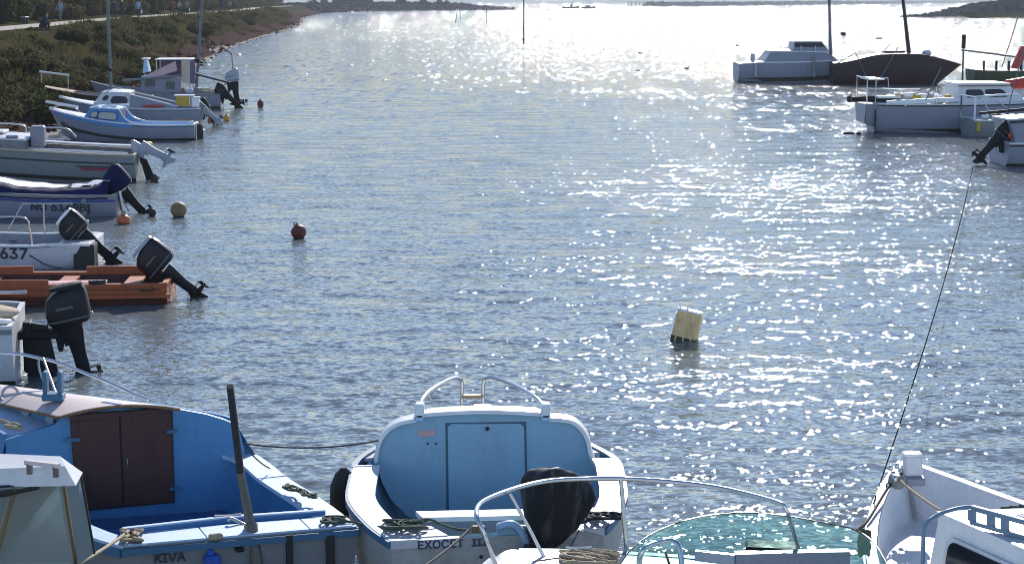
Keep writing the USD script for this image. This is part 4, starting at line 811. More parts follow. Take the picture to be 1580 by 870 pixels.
EX, EH, EP, ES, ET = exocet()
rope('rope_coil', 'green rope heaped on the left stern corner of the steel blue boat', np.vstack([np.stack([P(625 + 26 * math.sin(x * .9) + 9 * math.sin(x * 2.3), 808 - 6 * math.cos(x * .7), .665 + .015 * math.sin(x * 1.9)) for x in np.linspace(0, 42, 150)])]), .011, 'rope_green', 'rope')
rope('mooring_rope', 'green line led from the rope heap across the steel blue boat\'s stern deck', curve([P(636, 803, .67), P(662, 801, .68), P(680, 808, .65), P(705, 816, .65), P(722, 817, .63)], 5), .010, 'rope_green')
rope('rope_coil', 'dark tangled rope on the right stern corner of the steel blue boat', np.stack([P(930 + 20 * math.sin(x * .8) + 8 * math.sin(x * 2.1), 795 - 5 * math.cos(x * .9), .68 + .015 * math.sin(x * 1.7)) for x in np.linspace(0, 42, 150)]), .011, 'rope_dark')
rope('mooring_rope', 'dark line from the outboard to the right stern corner of the steel blue boat', curve([P(885, 812, .66), P(905, 803, .67), P(928, 796, .69)], 5), .010, 'rope_dark')
rope('mooring_rope', 'short pale rope tying the KIVA stern to the steel blue boat', curve([P(515, 803, .66), P(545, 805, .64), P(570, 812, .62), P(600, 812, .66)], 6), .010, 'rope_green')
rope('mooring_rope', 'thin dark line stretched between the cabins of the two blue boats', hang(Pd(378, 684, 14.1), Pd(592, 678, 14.4), .05), .007, 'rope_dark')
rope('mooring_rope', 'thin line from the leaning pole down to the right side deck of KIVA', hang(Pd(380, 690, 13.6), P(416, 722, .74), .02), .006, 'rope_dark')
rope('mooring_rope', 'black taut line running down from the lettered transom to the bottom edge', hang(ET(722, 815, .03), P(636, 884, 1.0), .02), .009, 'rope_dark')
rope('rope_coil', 'dark green rope bunched on the right stern corner of KIVA', np.stack([P(515 + 15 * math.sin(x * .9) + 5 * math.sin(x * 2.1), 801 - 5 * math.cos(x * .8), .655 + .012 * math.sin(x * 1.7)) for x in np.linspace(0, 38, 140)]), .010, 'rope_green')
rope('rope_coil', 'rope wound along the right side deck of KIVA', np.stack([P(462 + 22 * math.sin(x * .55) + 5 * math.sin(x * 2.3), 757 + 8 * math.sin(x * .55) - 3 * math.cos(x * 1.9), .735 + .012 * math.sin(x * 1.7)) for x in np.linspace(0, 34, 130)]), .009, 'rope_green')
rope('rope_coil', 'tan rope knotted round the left stern corner of KIVA', np.stack([P(203 + 13 * math.sin(x * .9) + 4 * math.sin(x * 2.3), 825 - 8 * math.cos(x * .7), .68 + .03 * math.sin(x * 1.7)) for x in np.linspace(0, 40, 140)]), .013, 'rope_tan')
rope('mooring_rope', 'brown rope running from KIVA\'s left stern corner to the lower edge', hang(P(192, 824, .70), P(108, 876, 1.05), .01), .013, 'rope_tan')
rope('rope_coil', 'brown rope lying on the left foredeck of KIVA', curve([P(-12, 648, 1.12), P(6, 650, 1.12), P(16, 655, 1.11), P(24, 654, 1.12), P(33, 661, 1.1), P(20, 659, 1.12), P(8, 657, 1.12)], 5), .018, 'rope_tan')
fd = MB(); fd.loft([np.stack([r_ * np.cos(a), r_ * np.sin(a), 0 * a + z], -1) for a in [np.linspace(0, 6.283, 13)[:-1]] for z, r_ in ((-.26, .02), (-.22, .09), (-.08, .115), (.1, .11), (.2, .07), (.25, .02))])
single('boat_fender', fd.xf(lambda v: v + P(531, 768, .50)), 'rubber', 'black fender hanging between the two blue boats', 'fender')
outboard('black outboard motor with a greyed hood on the stern of the steel blue boat', onp(858, 826, EP[0], V(.21, -.98, 0)) + V(0, -.03, -.20), 93, 18, .86, 'motor_worn', 'motor_black', None, 1.32, swing=-.95, tiller=.72, funnel=.62, heel=4)

# ---------------------------------------------------------------- boat with green windscreen and bow rail
def screen_boat():
    t = thing('motor_boat', 'white runabout with green tinted windscreen and long bow rail, bottom edge', 'boat', V(1.0, 10, 0), world=True)
    port = V([.15, 7.0, .85], [-.15, 8.2, .88], [-.30, 9.4, .92], [-.28, 10.3, .96], [-.12, 10.75, 1.0]); star = V([2.3, 7.2, .85], [2.55, 8.4, .88], [2.45, 9.6, .92], [1.55, 10.75, .97], [.05, 10.95, 1.0])
    H = Hull(port, star, [-.15, -.2, -.2, 0, .4], box=.5)
    part(t, 'hull', H.outer(), 'gelcoat_white'); part(t, 'gunwale', H.gunwale(.06, .05), 'rub_blue'); part(t, 'foredeck', H.deck(.62, 1, .03, .012), 'gelcoat_white'); part(t, 'cockpit_liner', H.liner(.1, .3, 0, 18), 'gelcoat_white')
    zr = 1.46; R = lambda u, v, z: P(u, v, z)
    rail(t, [R(772, 892, .98), R(764, 868, 1.12), R(750, 832, 1.32), R(738, 803, 1.43), R(735, 788, zr), R(743, 775, zr), R(765, 764, zr), R(800, 752, zr), R(838, 743, zr), R(880, 739, zr), R(960, 738, zr), R(1040, 743, zr), R(1110, 752, zr), R(1170, 766, zr), R(1203, 776, zr), R(1212, 783, 1.44), R(1217, 797, 1.38), R(1225, 820, 1.25), R(1236, 860, 1.02)], .0145, name='bow_rail')
    rail(t, [R(786, 760, zr), R(815, 812, 1.2), R(848, 876, .96)], .011, name='rail_post', smooth=0); rail(t, [R(958, 738, zr), R(963, 800, 1.2), R(967, 848, 1.0)], .014, name='rail_post', smooth=0)
    # wrap-round windscreen
    tp = curve([P(955, 872, 1.20), P(975, 846, 1.24), P(1010, 821, 1.27), P(1060, 802, 1.29), P(1110, 793, 1.30), P(1160, 791, 1.30), P(1215, 796, 1.30), P(1265, 805, 1.29), P(1322, 818, 1.27), P(1352, 842, 1.25), P(1374, 880, 1.22)], 4)
    c = V(1.3, 9.6, 0); bt = c + (tp - c) * V(1.12, 1.16, 1); bt[:, 2] = .93; g = np.stack([tp, tp * .5 + bt * .5 + (tp - c) * V(.03, .04, 0), bt], 1)
    part(t, 'windscreen', MB().grid(g), 'glass_green', True); part(t, 'windscreen_edge', MB().tube(tp, .004, 6), 'glass_dark', 60)
    q = [P(1072, 857, 1.12), P(1072, 868, 1.09), P(1135, 872, 1.09), P(1135, 858, 1.12)]
    a, b = P(1135, 856, 1.14), P(1312, 852, 1.14); dp = V(0, .07, 0)
    part(t, 'dash_board', MB().slab([a, a + V(0, 0, -.14), b + V(0, 0, -.14), b], .02).slab([a + V(0, -.001, .005), b + V(0, -.001, .005), b + dp + V(0, 0, .005), a + dp + V(0, 0, .005)], .02), 'hull_lilac', False)
    a2 = P(1072, 850, 1.15); part(t, 'dash_bracket', MB().slab([a2, a2 + V(0, 0, -.06), a + V(-.01, -.02, -.06), a + V(-.01, -.02, .005)], .04), 'motor_grey', False)
    part(t, 'foredeck_hatch', MB().box(P(1190, 846, 1.02), (.32, .14, .06), rx(.1) @ rz(-.12), bev=.012), 'motor_matt', 30)
    rail(t, [P(987, 890, 1.0), P(987, 862, 1.12), P(993, 847, 1.18), P(1006, 840, 1.19), P(1030, 834, 1.19), P(1042, 836, 1.19), P(1049, 848, 1.15), P(1054, 890, 1.0)], .018, name='grab_rail')
    part(t, 'wiper', MB().tube([P(1027, 852, 1.12), P(1034, 874, 1.08)], .008, 6), 'rubber')
    cleat(t, P(893, 855, 1.02), V(1, .1, 0), .08, 'gelcoat_bright')
    return t
screen_boat()
q = np.random.default_rng(2)
rope('rope_coil', 'tan rope heaped on the foredeck before the green windscreen', np.stack([P(910 + 36 * math.sin(x * .83) + 10 * math.sin(x * 2.3), 858 - 8 * math.cos(x * .9) - 4 * math.sin(x * .31), 1.04 + .018 * math.sin(x * 1.7)) for x in np.linspace(0, 60, 260)]), .011, 'rope_tan')
rope('mooring_rope', 'tan rope lying along the white foredeck edge below the outboard', curve([P(790, 873, 1.0), P(830, 866, 1.02), P(860, 862, 1.02), P(885, 862, 1.03)], 5), .010, 'rope_tan')
single('rope_bundle', coil(P(1333, 858, .92), .035, .010, 7, 3, flat=.6).xf(lambda v: (v - P(1333, 858, .92)) * V(.9, .9, 2.6) + P(1333, 858, .92)), 'weed_green', 'green weedy rope bundle at the right end of the green windscreen', 'rope', smooth=60)

# ---------------------------------------------------------------- hardtop boat, lower left corner
def hardtop():
    t = thing('motor_boat', 'white hardtop boat with glass windscreen, lower left corner', 'boat', V(-3.2, 10, 0), world=True)
    z = 1.62; A, B = P(-120, 754, z), P(117, 749, z); A2, B2 = P(-120, 728, z + .10), P(100, 718.5, z + .115); C, D = P(93, 714, z + .115), P(-120, 705, z + .12)
    sl = [A, B, B + V(-.03, .30, .0), A + V(0, .34, 0)]
    mb = MB().quad(A, B, B2, A2).quad(A2, B2, C + V(-.03, .12, .01), D + V(0, .12, .01)).quad(B, sl[2], C + V(-.03, .12, .01), B2).quad(*[sl[k] for k in (3, 2, 1, 0)]).quad(sl[3], D + V(0, .12, .01), C + V(-.03, .12, .01), sl[2])
    part(t, 'hardtop', mb, 'gelcoat_white', False)
    h0, h1 = P(39, 709, z + .19), P(91, 715, z + .185); part(t, 'roof_handrail', MB().bar([h0, h1], .03, .025), 'roof_ply'); 
    for q in (h0 + (h1 - h0) * .12, h0 + (h1 - h0) * .9): part(t, 'rail_foot', MB().box(q - V(0, 0, .05), (.03, .03, .06)), 'wood_grey', False)
    part(t, 'rolled_blind', MB().tube([P(-60, 762, z - .03), P(10, 757, z - .02), P(30, 754, z - .02), P(60, 749, z - .01)], [.035, .035, .028, .022], 8), 'rubber', 50)
    W0, W1 = P(88, 750, z - .0) + V(0, .10, 0), P(108, 885, 1.0) + V(0, .12, 0); X0, X1 = P(12, 760, z - .0) + V(0, .10, 0), P(-22, 885, 1.0) + V(0, .12, 0); Y0 = P(-150, 765, z) + V(0, -.1, 0); Y1 = P(-200, 890, 1.0) + V(0, 0, 0)
    part(t, 'windscreen_post', MB().bar([W0, W1], .035, .03, up=V(0, -1, .2)), 'bronze', False); part(t, 'windscreen_post', MB().bar([X0, X1], .04, .03, up=V(0, -1, .2)), 'bronze', False)
    part(t, 'windscreen', MB().slab([X0, X1, W1, W0], .008), 'glass_grey', False); part(t, 'windscreen', MB().slab([Y0, Y1, X1, X0], .008), 'glass_grey', False)
    S0, S1 = W0 + V(.05, .25, 0), W1 + V(.05, .3, 0); part(t, 'side_window', MB().slab([W0, W1, S1, S0], .008), 'glass_grey', False)
    part(t, 'window_seal', MB().tube([S0, S1], .010, 6), 'rubber')
    port = V([-5.4, 7.6, .85], [-5.4, 9, .88], [-5.1, 10.2, .92], [-4.4, 11.3, .98]); star = V([-2.75, 7.6, .85], [-2.7, 9, .88], [-2.95, 10.2, .92], [-4.3, 11.3, .98])
    H = Hull(port, star, [-.15, -.2, -.1, .4]); part(t, 'hull', H.outer(), 'gelcoat_white'); part(t, 'gunwale', H.gunwale(.06, .05), 'rub_blue'); part(t, 'cockpit_liner', H.liner(.1, .3, 0, 20), 'hull_cream'); part(t, 'foredeck', H.deck(.55, 1, .02, .012), 'hull_cream')
    part(t, 'console', MB().box(P(50, 880, .95) + V(0, .25, 0), (.42, .22, .28), bev=.03), 'motor_grey', 30); part(t, 'seat_back', MB().box(P(20, 880, .95) + V(0, .0, -.02), (.25, .08, .25), bev=.03), 'motor_matt', 30)
    part(t, 'console_box', MB().box(P(84, 878, .95) + V(0, .2, .0), (.12, .10, .14), bev=.02), 'hull_lilac', 30)
hardtop()

# ---------------------------------------------------------------- white boat with its bow up, lower right
def bow_boat():
    t = thing('cabin_boat', 'white boat with blue roof rail, sunlit foredeck and bow pointing away, lower right', 'boat', V(3.6, 11.2, 0), world=True)
    port = V([3.0, 7.6, .72], [2.55, 9.0, .74], [2.30, 10.4, .76], [2.32, 11.3, .78], [2.45, 12.05, .82], [2.66, 12.75, .88], [2.92, 13.28, .97])
    star = V([4.75, 7.8, .72], [4.75, 9.4, .74], [4.6, 10.8, .77], [4.25, 11.8, .80], [3.68, 12.62, .84], [3.32, 13.04, .90], [3.0, 13.31, .97])
    H = Hull(port, star, [-.2, -.25, -.25, -.1, .3], box=.5, rake=.3)
    part(t, 'hull', H.outer(), 'gelcoat_white'); part(t, 'bulwark_liner', H.liner(.07, .60, 2), 'gelcoat_bright', 30)
    part(t, 'gunwale', H.gunwale(.075, .045, 0, 1, .014, .015), 'gelcoat_bright'); 
    for sd in (1, -1): part(t, 'rubbing_strake', MB().bar(H.edge(sd, 0, 1, -.018, -.03), .03, .06), 'rub_blue')
    fl = H.edge(1, .62, .96, .11); part(t, 'deck_seam', MB().bar([P(1440, 812, .51), P(1482, 832, .51)], .012, .008), 'hull_lilac'); part(t, 'deck_seam', MB().bar([P(1444, 806, .51), P(1486, 824, .51)], .012, .008), 'hull_lilac')
    # cabin
    z0, z1 = .60, 1.16; a, b, c, d = P(1449, 796, z1), P(1592, 858, z1), P(1660, 838, z1), P(1520, 783, z1)
    a, b, c, d = a, a + (b - a) * 2.0, V(4.15, 9.7, z1), V(3.62, 11.3, z1)
    fr = V(-.10, .10, 0); bot = [a * V(1, 1, 0) + V(-.05, .12, z0), b * V(1, 1, 0) + V(-.06, 0, z0), c * V(1, 1, 0) + V(.1, 0, z0), d * V(1, 1, 0) + V(.06, .12, z0)]
    trunk(t, 'cabin', bot, [a, b, c, d], 'gelcoat_bright', 'cabin_roof', 'gelcoat_bright', .02, .025, .06)
    A, B_ = bot[0], bot[1]; w_ = plate(t, 'window_frame', A, B_, b, a,   .08, .48, .42, .84, 'gelcoat_white', .07, .004, .02)
    plate(t, 'window_glass', A, B_, b, a, .10, .46, .46, .80, 'glass_dark', .06, .02, .012, parent=w_)
    # blue tubular rail and the board it ends in
    rail(t, [P(1422, 900, .86), P(1424, 860, 1.0), P(1425, 822, 1.18), P(1430, 806, 1.25), P(1443, 796, 1.28), P(1462, 788, 1.31), P(1482, 783, 1.32), P(1502, 781, 1.32)], .0125, 'rail_blue_grey', 'roof_rail')
    k0, k1 = P(1500, 779, 1.33), P(1600, 806, 1.33); bd = MB(); dn = V(0, 0, -1)
    bd.bar([k0, k1], .03, .03).bar([k0 + dn * .095, k1 + dn * .095], .03, .025)
    for f in (.0, .30, .52, 1.0): q = k0 + (k1 - k0) * f; bd.bar([q + dn * .028 + V(0.0, 0, 0) - (k1 - k0) * .04, q + dn * .028 + (k1 - k0) * .05], .028, .07)
    part(t, 'handrail_board', bd, 'rail_blue_grey', False)
    for k in range(3): rail(t, [P(1545 + 14 * k, 783 - 2 * k, 1.28), P(1620, 779 + 5 * k, 1.2)], .007, 'rope_dark', 'rail_line', 0)
    # samson post, base coloured blue-grey for its shadow, fittings at the stem
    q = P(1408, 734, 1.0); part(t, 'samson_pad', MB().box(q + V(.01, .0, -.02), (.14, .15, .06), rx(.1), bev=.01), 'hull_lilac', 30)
    part(t, 'samson_post', MB().box(q + V(0, .02, .075), (.12, .11, .145), rx(-.05) @ ry(-.05), bev=.008), 'gelcoat_white', 25); part(t, 'post_cap', MB().box(q + V(-.004, .015, .16), (.13, .12, .02), rx(-.05) @ ry(-.05), bev=.006), 'gelcoat_bright', 25)
    st = MB(); 
    for k, (u, v) in enumerate(((1374, 722), (1384, 719), (1378, 731), (1390, 726), (1381, 738), (1393, 722))): st.ball(P(u, v, 1.02), (.022, .022, .026), 1)
    part(t, 'stem_fittings', st, 'steel', 60); part(t, 'stem_head', MB().box(P(1383, 742, .98), (.09, .12, .10), rz(.3), bev=.02), 'hull_grey', 30)
    cleat(t, P(1428, 768, .72), V(1, .3, 0), .05, 'rubber'); cleat(t, P(1368, 752, .93), V(-.4, -1, 0), .05, 'rubber')
    return t
bow_boat()
rope('mooring_rope', 'brown rope from the white bow\'s stem head down to its blue roof rail', hang(P(1386, 738, 1.0), P(1452, 787, 1.05), .015), .012, 'rope_tan')
rope('mooring_rope', 'dark rope over the left shoulder of the white bow at lower right', curve([P(1392, 730, 1.04), P(1372, 750, .95), P(1356, 775, .90), P(1338, 804, .86), P(1322, 818, .84)], 5), .012, 'rope_dark')
LONG = hang(P(1347, 778, .90), P(1501, 258, .25), .30, 60)
rope('mooring_rope', 'long thin line crossing open water from the white bow to the far right outboard', LONG, np.linspace(.005, .0115, len(LONG)), 'line_black')
# ================================================================= LEFT ROW: bows to the bank, near to far
def lrow(name, label, u, v, L, prof_, keel, hd=184., paint_='hull_grey', wl='weed_black', gun='gelcoat_white', rake=.4, box=.5, inset=.05, floor=.12, bands=(), cat='boat', liner='hull_lilac', th=.05, i0=0, i1=None, gw=(.06, .04)):
    b0 = prof_[0][1]; loc = place_at(P(u, v, 0), hd, 0, b0); t = thing(name, label, cat, loc, hd)
    p, s = sym(L, prof_); H = Hull(p, s, keel, rake, box=box)
    part(t, 'hull', H.outer(), paint_); part(t, 'liner', H.liner(th, floor, i0, i1), liner); part(t, 'gunwale', H.gunwale(*gw), gun); part(t, 'transom_cap', H.transom_bar(*gw), gun)
    zs = [r_[2] for r_ in prof_]
    if wl:
        for sd in (1,): part(t, 'boot_stripe', H.band(sd, .0, .97, -(min(zs) - .07), -(min(zs) + .02), .016), wl)
    for (sd, t0, t1, a, b, m, o) in bands: part(t, 'stripe', H.band(sd, t0, t1, a, b, o + .010), m)
    return t, H, loc, hd
def wpt(loc, hd, x, y, z): return loc + rz(math.radians(hd)) @ V(x, y, 0) + V(0, 0, z)
# -- stern with a large black outboard
t, H, loc, hd = lrow('motor_boat', 'white boat stern at the left edge carrying the largest black outboard', 22, 601, 4.6, [(0, .85, .72), (.25, .98, .78), (.6, .9, .86), (1, .03, 1.0)], [-.1, -.2, -.2, .1], 190, 'gelcoat_white', rake=.4, liner='hull_cream', bands=((1, 0, .9, -.02, -.08, 'hull_grey', .008),))
part(t, 'engine_bracket', MB().box((-.22, 0, .50), (.5, .34, .10), bev=.02).box((-.10, 0, .35), (.1, .3, .6), bev=.02), 'motor_matt', 30); part(t, 'rudder', MB().slab([(-.06, .03, .66), (-.34, .03, .60), (-.50, .03, -.3), (-.10, .03, -.3)], .06), 'motor_black', False)
part(t, 'canvas_heap', MB().ball((.45, .2, .80), (.4, .45, .09)).ball((.2, .35, .82), (.25, .2, .07)), 'tan_cloth'); part(t, 'corner_roller', MB().tube([(.04, .58, .74), (.16, .84, .80)], .035, 8), 'gelcoat_bright'); part(t, 'tow_bar', MB().tube([(-.1, -.1, .98), (1.5, -.1, .99)], .022, 8), 'alloy')
outboard('largest black outboard, nearly upright, on the white stern at left', wpt(loc, hd, -.46, 0, .48), hd, 11, .80, 'motor_black', 'motor_matt', 'motor_matt', 1.28)
# -- orange wooden punt
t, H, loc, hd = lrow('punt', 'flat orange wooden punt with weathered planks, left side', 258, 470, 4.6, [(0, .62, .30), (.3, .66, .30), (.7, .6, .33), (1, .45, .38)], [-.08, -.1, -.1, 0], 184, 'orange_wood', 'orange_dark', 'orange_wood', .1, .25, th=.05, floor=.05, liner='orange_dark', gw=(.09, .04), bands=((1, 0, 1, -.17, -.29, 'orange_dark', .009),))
for x in (.55, 1.55, 2.7): part(t, 'thwart', MB().box((x, 0, .26), (.24, 1.2, .03)), 'orange_wood', False)
part(t, 'pale_board', MB().box((1.35, .42, .315), (.9, .25, .025), rz(.05)), 'pink_cloth', False); part(t, 'wash_board', MB().box((.85, -.62, .345), (1.0, .04, .11)), 'orange_wood', False); part(t, 'wash_board', MB().box((2.9, -.60, .37), (1.5, .04, .09)), 'orange_wood', False); part(t, 'wash_board', MB().box((2.35, .64, .35), (1.3, .035, .08)), 'orange_wood', False)
for x, m_ in ((.0, 'orange_wood'), ): part(t, 'rubbing_strake', MB().bar([(-.04, .64, .16), (.0, .66, .16), (1.4, .70, .16)], .05, .05), m_, False)
part(t, 'rope_loop', MB().tube([(.28 + .12 * math.cos(x), .685, .25 + .035 * math.sin(x)) for x in np.linspace(math.pi, 2 * math.pi, 8)], .012, 5), 'weed_green')
for k in range(3): part(t, 'side_plank_seam', H.band(1, .02, .98, -.06 - .09 * k, -.068 - .09 * k, .010), 'wood_dark')
rope('rope_coil', 'dark rope knotted on the near gunwale of the orange punt', curve([wpt(loc, hd, 1.0 + .14 * math.sin(k * 2.1), .64 + .03 * math.sin(k * 1.3), .34 + .025 * math.sin(k * 1.7)) for k in range(14)], 4), .014, 'rope_dark')
outboard('black outboard with maroon hood tilted up on the orange punt', wpt(loc, hd, .14, -.05, .26), hd, 50, .74, 'motor_maroon', 'motor_black', 'motor_grey', 1.42, tiller=.3)
# -- white boat 637
t, H, loc, hd = lrow('motor_boat', 'white open boat with number 637 on its side, left edge', 140, 415, 4.4, [(0, .74, .40), (.16, .80, .42), (.17, .80, .40), (.6, .78, .46), (1, .03, .7)], [-.1, -.15, -.15, .1], 184, 'gelcoat_white', None, 'gelcoat_bright', floor=.1, bands=((1, .14, 1, -.0, -.035, 'rub_blue', .01),))
q, d, n = H.on_side(1, .37, .215, .022); text_on(t, 'side_number', '637', q + d * -.20, -d, H.side_up(1, .37, .15), .18, 'lettering', squeeze=1.0); text_on(t, 'side_number', '2', q + d * .03, -d, H.side_up(1, .37, .15), .18, 'lettering', squeeze=1.0)
part(t, 'aft_deck', MB().box((.28, .0, .41), (.5, 1.4, .03)), 'gelcoat_white', False); part(t, 'motor_well', MB().box((.10, .58, .16), (.34, .36, .5)), 'weed_black', False)
rail(t, [(.95, .70, .42), (.98, .70, .66), (1.06, .70, .86), (1.6, .70, .88), (2.4, .70, .88)], .016, name='near_rail'); rail(t, [(1.0, -.70, .42), (1.0, -.70, .93)], .013, name='rail_post', smooth=0); rail(t, [(.5, -.70, .94), (1.35, -.70, .94), (1.62, -.72, .5)], .010, name='far_rail', smooth=0)
cleat(t, V(1.25, .74, .44), V(1, 0, 0), .08, 'rubber')
rope('mooring_rope', 'dark cord hanging down the side of the 637 boat', curve([wpt(loc, hd, .98, .80, .25), wpt(loc, hd, .7, .82, .08), wpt(loc, hd, .45, .82, .03)], 5), .01, 'rope_dark')
outboard('black outboard with sunlit white painted on its top tilted up on the 637 boat', wpt(loc, hd, .28, .15, .34), hd, 47, .82, 'motor_black', 'motor_matt', 'cowl_lit_white', 1.15)  # sunlight on the cowl top is put into its white colour
# -- boat under a blue cover
t, H, loc, hd = lrow('motor_boat', 'white boat under a blue tarpaulin, numbers on its side, left', 178, 336, 4.6, [(0, .80, .46), (.3, .9, .48), (.6, .86, .56), (1, .03, .8)], [-.1, -.2, -.2, .1], 184, 'hull_lilac', None, 'hull_grey', bands=((1, 0, 1, -.09, -.135, 'navy_stripe', .009), (1, 0, 1, -.02, -.05, 'hull_grey', .008)))
q, d, n = H.on_side(1, .355, .31, .022); text_on(t, 'side_number', 'NO 61498', q, -d, H.side_up(1, .33, .24), .16, 'lettering', squeeze=1.03)
u = np.linspace(0, 1, 13); xs = np.linspace(.15, 4.3, 40); g = []
for x in xs:
    b = float(np.interp(x / 4.6, H.p[:, 0] / 4.6, H.p[:, 1])) + .03; zs = float(np.interp(x, H.p[:, 0], H.p[:, 2])); hgt = np.interp(x, [.15, .5, 1.2, 2.0, 2.8, 4.3], [.26, .17, .10, .13, .26, .2])
    g.append([(x, y_ * b, zs - (.06 if abs(y_) == 1 else 0) + hgt * (1 - abs(y_) ** 6) + .02 * math.sin(x * 5 + y_ * 3) * (1 - abs(y_)) + .006 * math.sin(x * 17 + 3 * y_)) for y_ in np.linspace(1, -1, 13)])
part(t, 'tarpaulin', MB().sheet(g, .012), 'navy', 50); g = np.array(g); w_ = g[9:24, 3:9].copy(); w_[:, :, 2] += .010 + .002 * np.sin(w_[:, :, 0] * 14 + w_[:, :, 1] * 9); part(t, 'silver_lining', MB().sheet(w_, .006), 'float_white_and_tarp_glare', 50, label='sun glare on the cover top put on as a white sheet'); w_ = g[0:9, 3:8].copy(); w_[:, :, 2] += .015 + .03 * np.sin(w_[:, :, 0] * 16 + w_[:, :, 1] * 9); part(t, 'crumpled_flap', MB().sheet(w_, .006), 'float_white_and_tarp_glare', 50)  # sun glare on the navy top is put on as white sheets
part(t, 'boarding_post', MB().box((.62, .87, .24), (.10, .05, .34)), 'hull_grey', False); part(t, 'post_strap', MB().box((.52, .885, .18), (.03, .03, .22)), 'rubber', False); part(t, 'stern_bracket', MB().tube([(-.02, .3, .5), (-.10, .32, .0)], .035, 8).tube([(-.02, .15, .4), (-.2, .2, .05)], .02, 6), 'alloy')
outboard('outboard under a navy blue hood tilted up behind the covered boat', wpt(loc, hd, .02, .0, .30), hd, 40, .82, 'motor_blue', 'motor_matt', None, 1.42, hood=True)
# -- grey-white cruiser
t, H, loc, hd = lrow('motor_boat', 'grey white cruiser with red side stripe and a raised cabin, left edge', 208, 281, 5.6, [(0, .95, .66), (.3, 1.05, .74), (.46, 1.05, .80), (.7, .95, .9), (1, .03, 1.1)], [-.1, -.25, -.25, .1], 184, 'hull_grey', 'weed_black', 'tan_cloth', liner='hull_lilac', floor=.2, bands=((1, 0, 1, -.20, -.235, 'weed_black', .009), (1, .035, .22, -.34, -.41, 'decal_red', .009), (1, .06, .24, -.30, -.33, 'weed_black', .009)))
part(t, 'far_coaming', H.side_deck(-1, .02, .46, .30, .10, .04), 'gelcoat_white'); part(t, 'side_bench', MB().bar([(.3, .55, .60), (2.6, .62, .72)], .5, .05), 'hull_lilac', False); part(t, 'side_cap', MB().bar([(.2, .60, .70), (2.62, .66, .84)], .05, .05), 'gelcoat_white', False)
trunk(t, 'cabin', [(2.62, .98, .70), (5.0, .45, .9), (5.0, -.45, .9), (2.62, -.98, .70)], [(2.64, .96, 1.02), (4.8, .42, 1.10), (4.8, -.42, 1.10), (2.64, -.96, 1.02)], 'hull_grey', 'cabin_roof', 'gelcoat_white', .04, .05, .08)
part(t, 'door_board', MB().box((2.45, .15, 1.08), (.34, .5, .52), rz(.1), bev=.03), 'hull_lilac', 30); 
w_ = plate(t, 'cabin_window', V(4.0, .68, .78), V(2.75, .96, .72), V(2.75, .94, 1.0), V(3.95, .64, 1.06), .05, .6, .2, .75, 'weed_black', .03)
for k in (0, .45): part(t, 'roof_vent', MB().box((2.95 + k, .80 - k * .1, 1.13), (.30, .12, .05), bev=.01), 'motor_grey', 30)
part(t, 'roof_hatch', MB().box((3.7, 0, 1.20), (.9, .7, .06), bev=.02), 'gelcoat_bright', 30); rail(t, [(2.9, -.7, 1.1), (3.0, -.72, 1.3), (3.9, -.55, 1.36), (4.4, -.45, 1.15)], .02, name='roof_rail', m='alloy'); rail(t, [(1.7, -.95, .98), (2.0, -1.0, 1.2), (2.9, -.95, 1.22)], .02, name='far_rail', m='alloy')
part(t, 'transom_strut', MB().slab([(-.05, .2, .55), (-.22, .2, .5), (-.45, .2, -.05), (-.20, .2, -.05)], .10), 'motor_matt', False)
outboard('grey outboard tilted almost level on the grey white cruiser', wpt(loc, hd, -.05, .1, .62), hd, 62, .92, 'motor_grey', 'motor_grey', None, .62, hood=True)
# -- white boat with blue cabin
t, H, loc, hd = lrow('cabin_boat', 'small white boat with blue cabin and cream windows, left row', 300, 217, 4.65, [(0, .72, .50), (.25, .85, .50), (.55, .82, .60), (.85, .5, .84), (1, .03, 1.0)], [-.08, -.2, -.2, .15], 184, 'hull_lilac', 'weed_black', 'gelcoat_bright', bands=((1, .40, .99, -.0, -.13, 'cabin_blue', .010), (1, 0, .4, -.02, -.06, 'rub_blue', .009)), liner='deck_light_blue')
q, d, n = H.on_side(1, .94, .46, .03); text_on(t, 'side_number', 'NI 34022', q, -d, H.side_up(1, .88, .40), .15, 'lettering')
part(t, 'foredeck', H.deck(.72, 1, .05), 'gelcoat_white'); cb = [(2.30, .72, .55), (3.55, .52, .66), (3.55, -.52, .66), (2.30, -.72, .55)]; ct = [(2.36, .64, .98), (3.30, .44, 1.02), (3.30, -.44, 1.02), (2.36, -.64, .98)]
trunk(t, 'cabin', cb, ct, 'cabin_blue', 'cabin_roof', 'deck_light_blue', .03, .03, .06); A, B_, C, D = map(np.array, (cb[1], cb[0], ct[0], ct[1]))
p_ = plate(t, 'window_frame', A, B_, C, D, .12, .92, .16, .82, 'navy_stripe', .1); plate(t, 'window_glass', A, B_, C, D, .38, .90, .22, .74, 'glass_cream', .08, .018, parent=p_); plate(t, 'window_glass', A, B_, C, D, .15, .33, .30, .74, 'glass_cream', .06, .018, parent=p_)
for sd in (1, -1): part(t, 'coaming_curve', MB().tube(curve([(2.36, .66 * sd, 1.0), (2.30, .68 * sd, .90), (2.16, .74 * sd, .70), (1.95, .80 * sd, .58), (1.75, .83 * sd, .54)], 4), .035, 8), 'gelcoat_bright'); part(t, 'coaming_side', MB().slab([(2.36, .66 * sd, .99), (2.27, .69 * sd, .84), (2.1, .76 * sd, .64), (1.8, .82 * sd, .53), (2.36, .72 * sd, .53)], .03), 'cabin_blue', False)
part(t, 'cabin_door', MB().box((2.28, .1, .76), (.03, .36, .42)), 'wood_brown', False)
for k in range(3): part(t, 'roof_vent', MB().box((2.55 + .28 * k, .36, 1.08), (.18, .12, .05), bev=.01), 'gelcoat_bright', 30)  # bright blocks stand for sunlit patches of the cabin roof
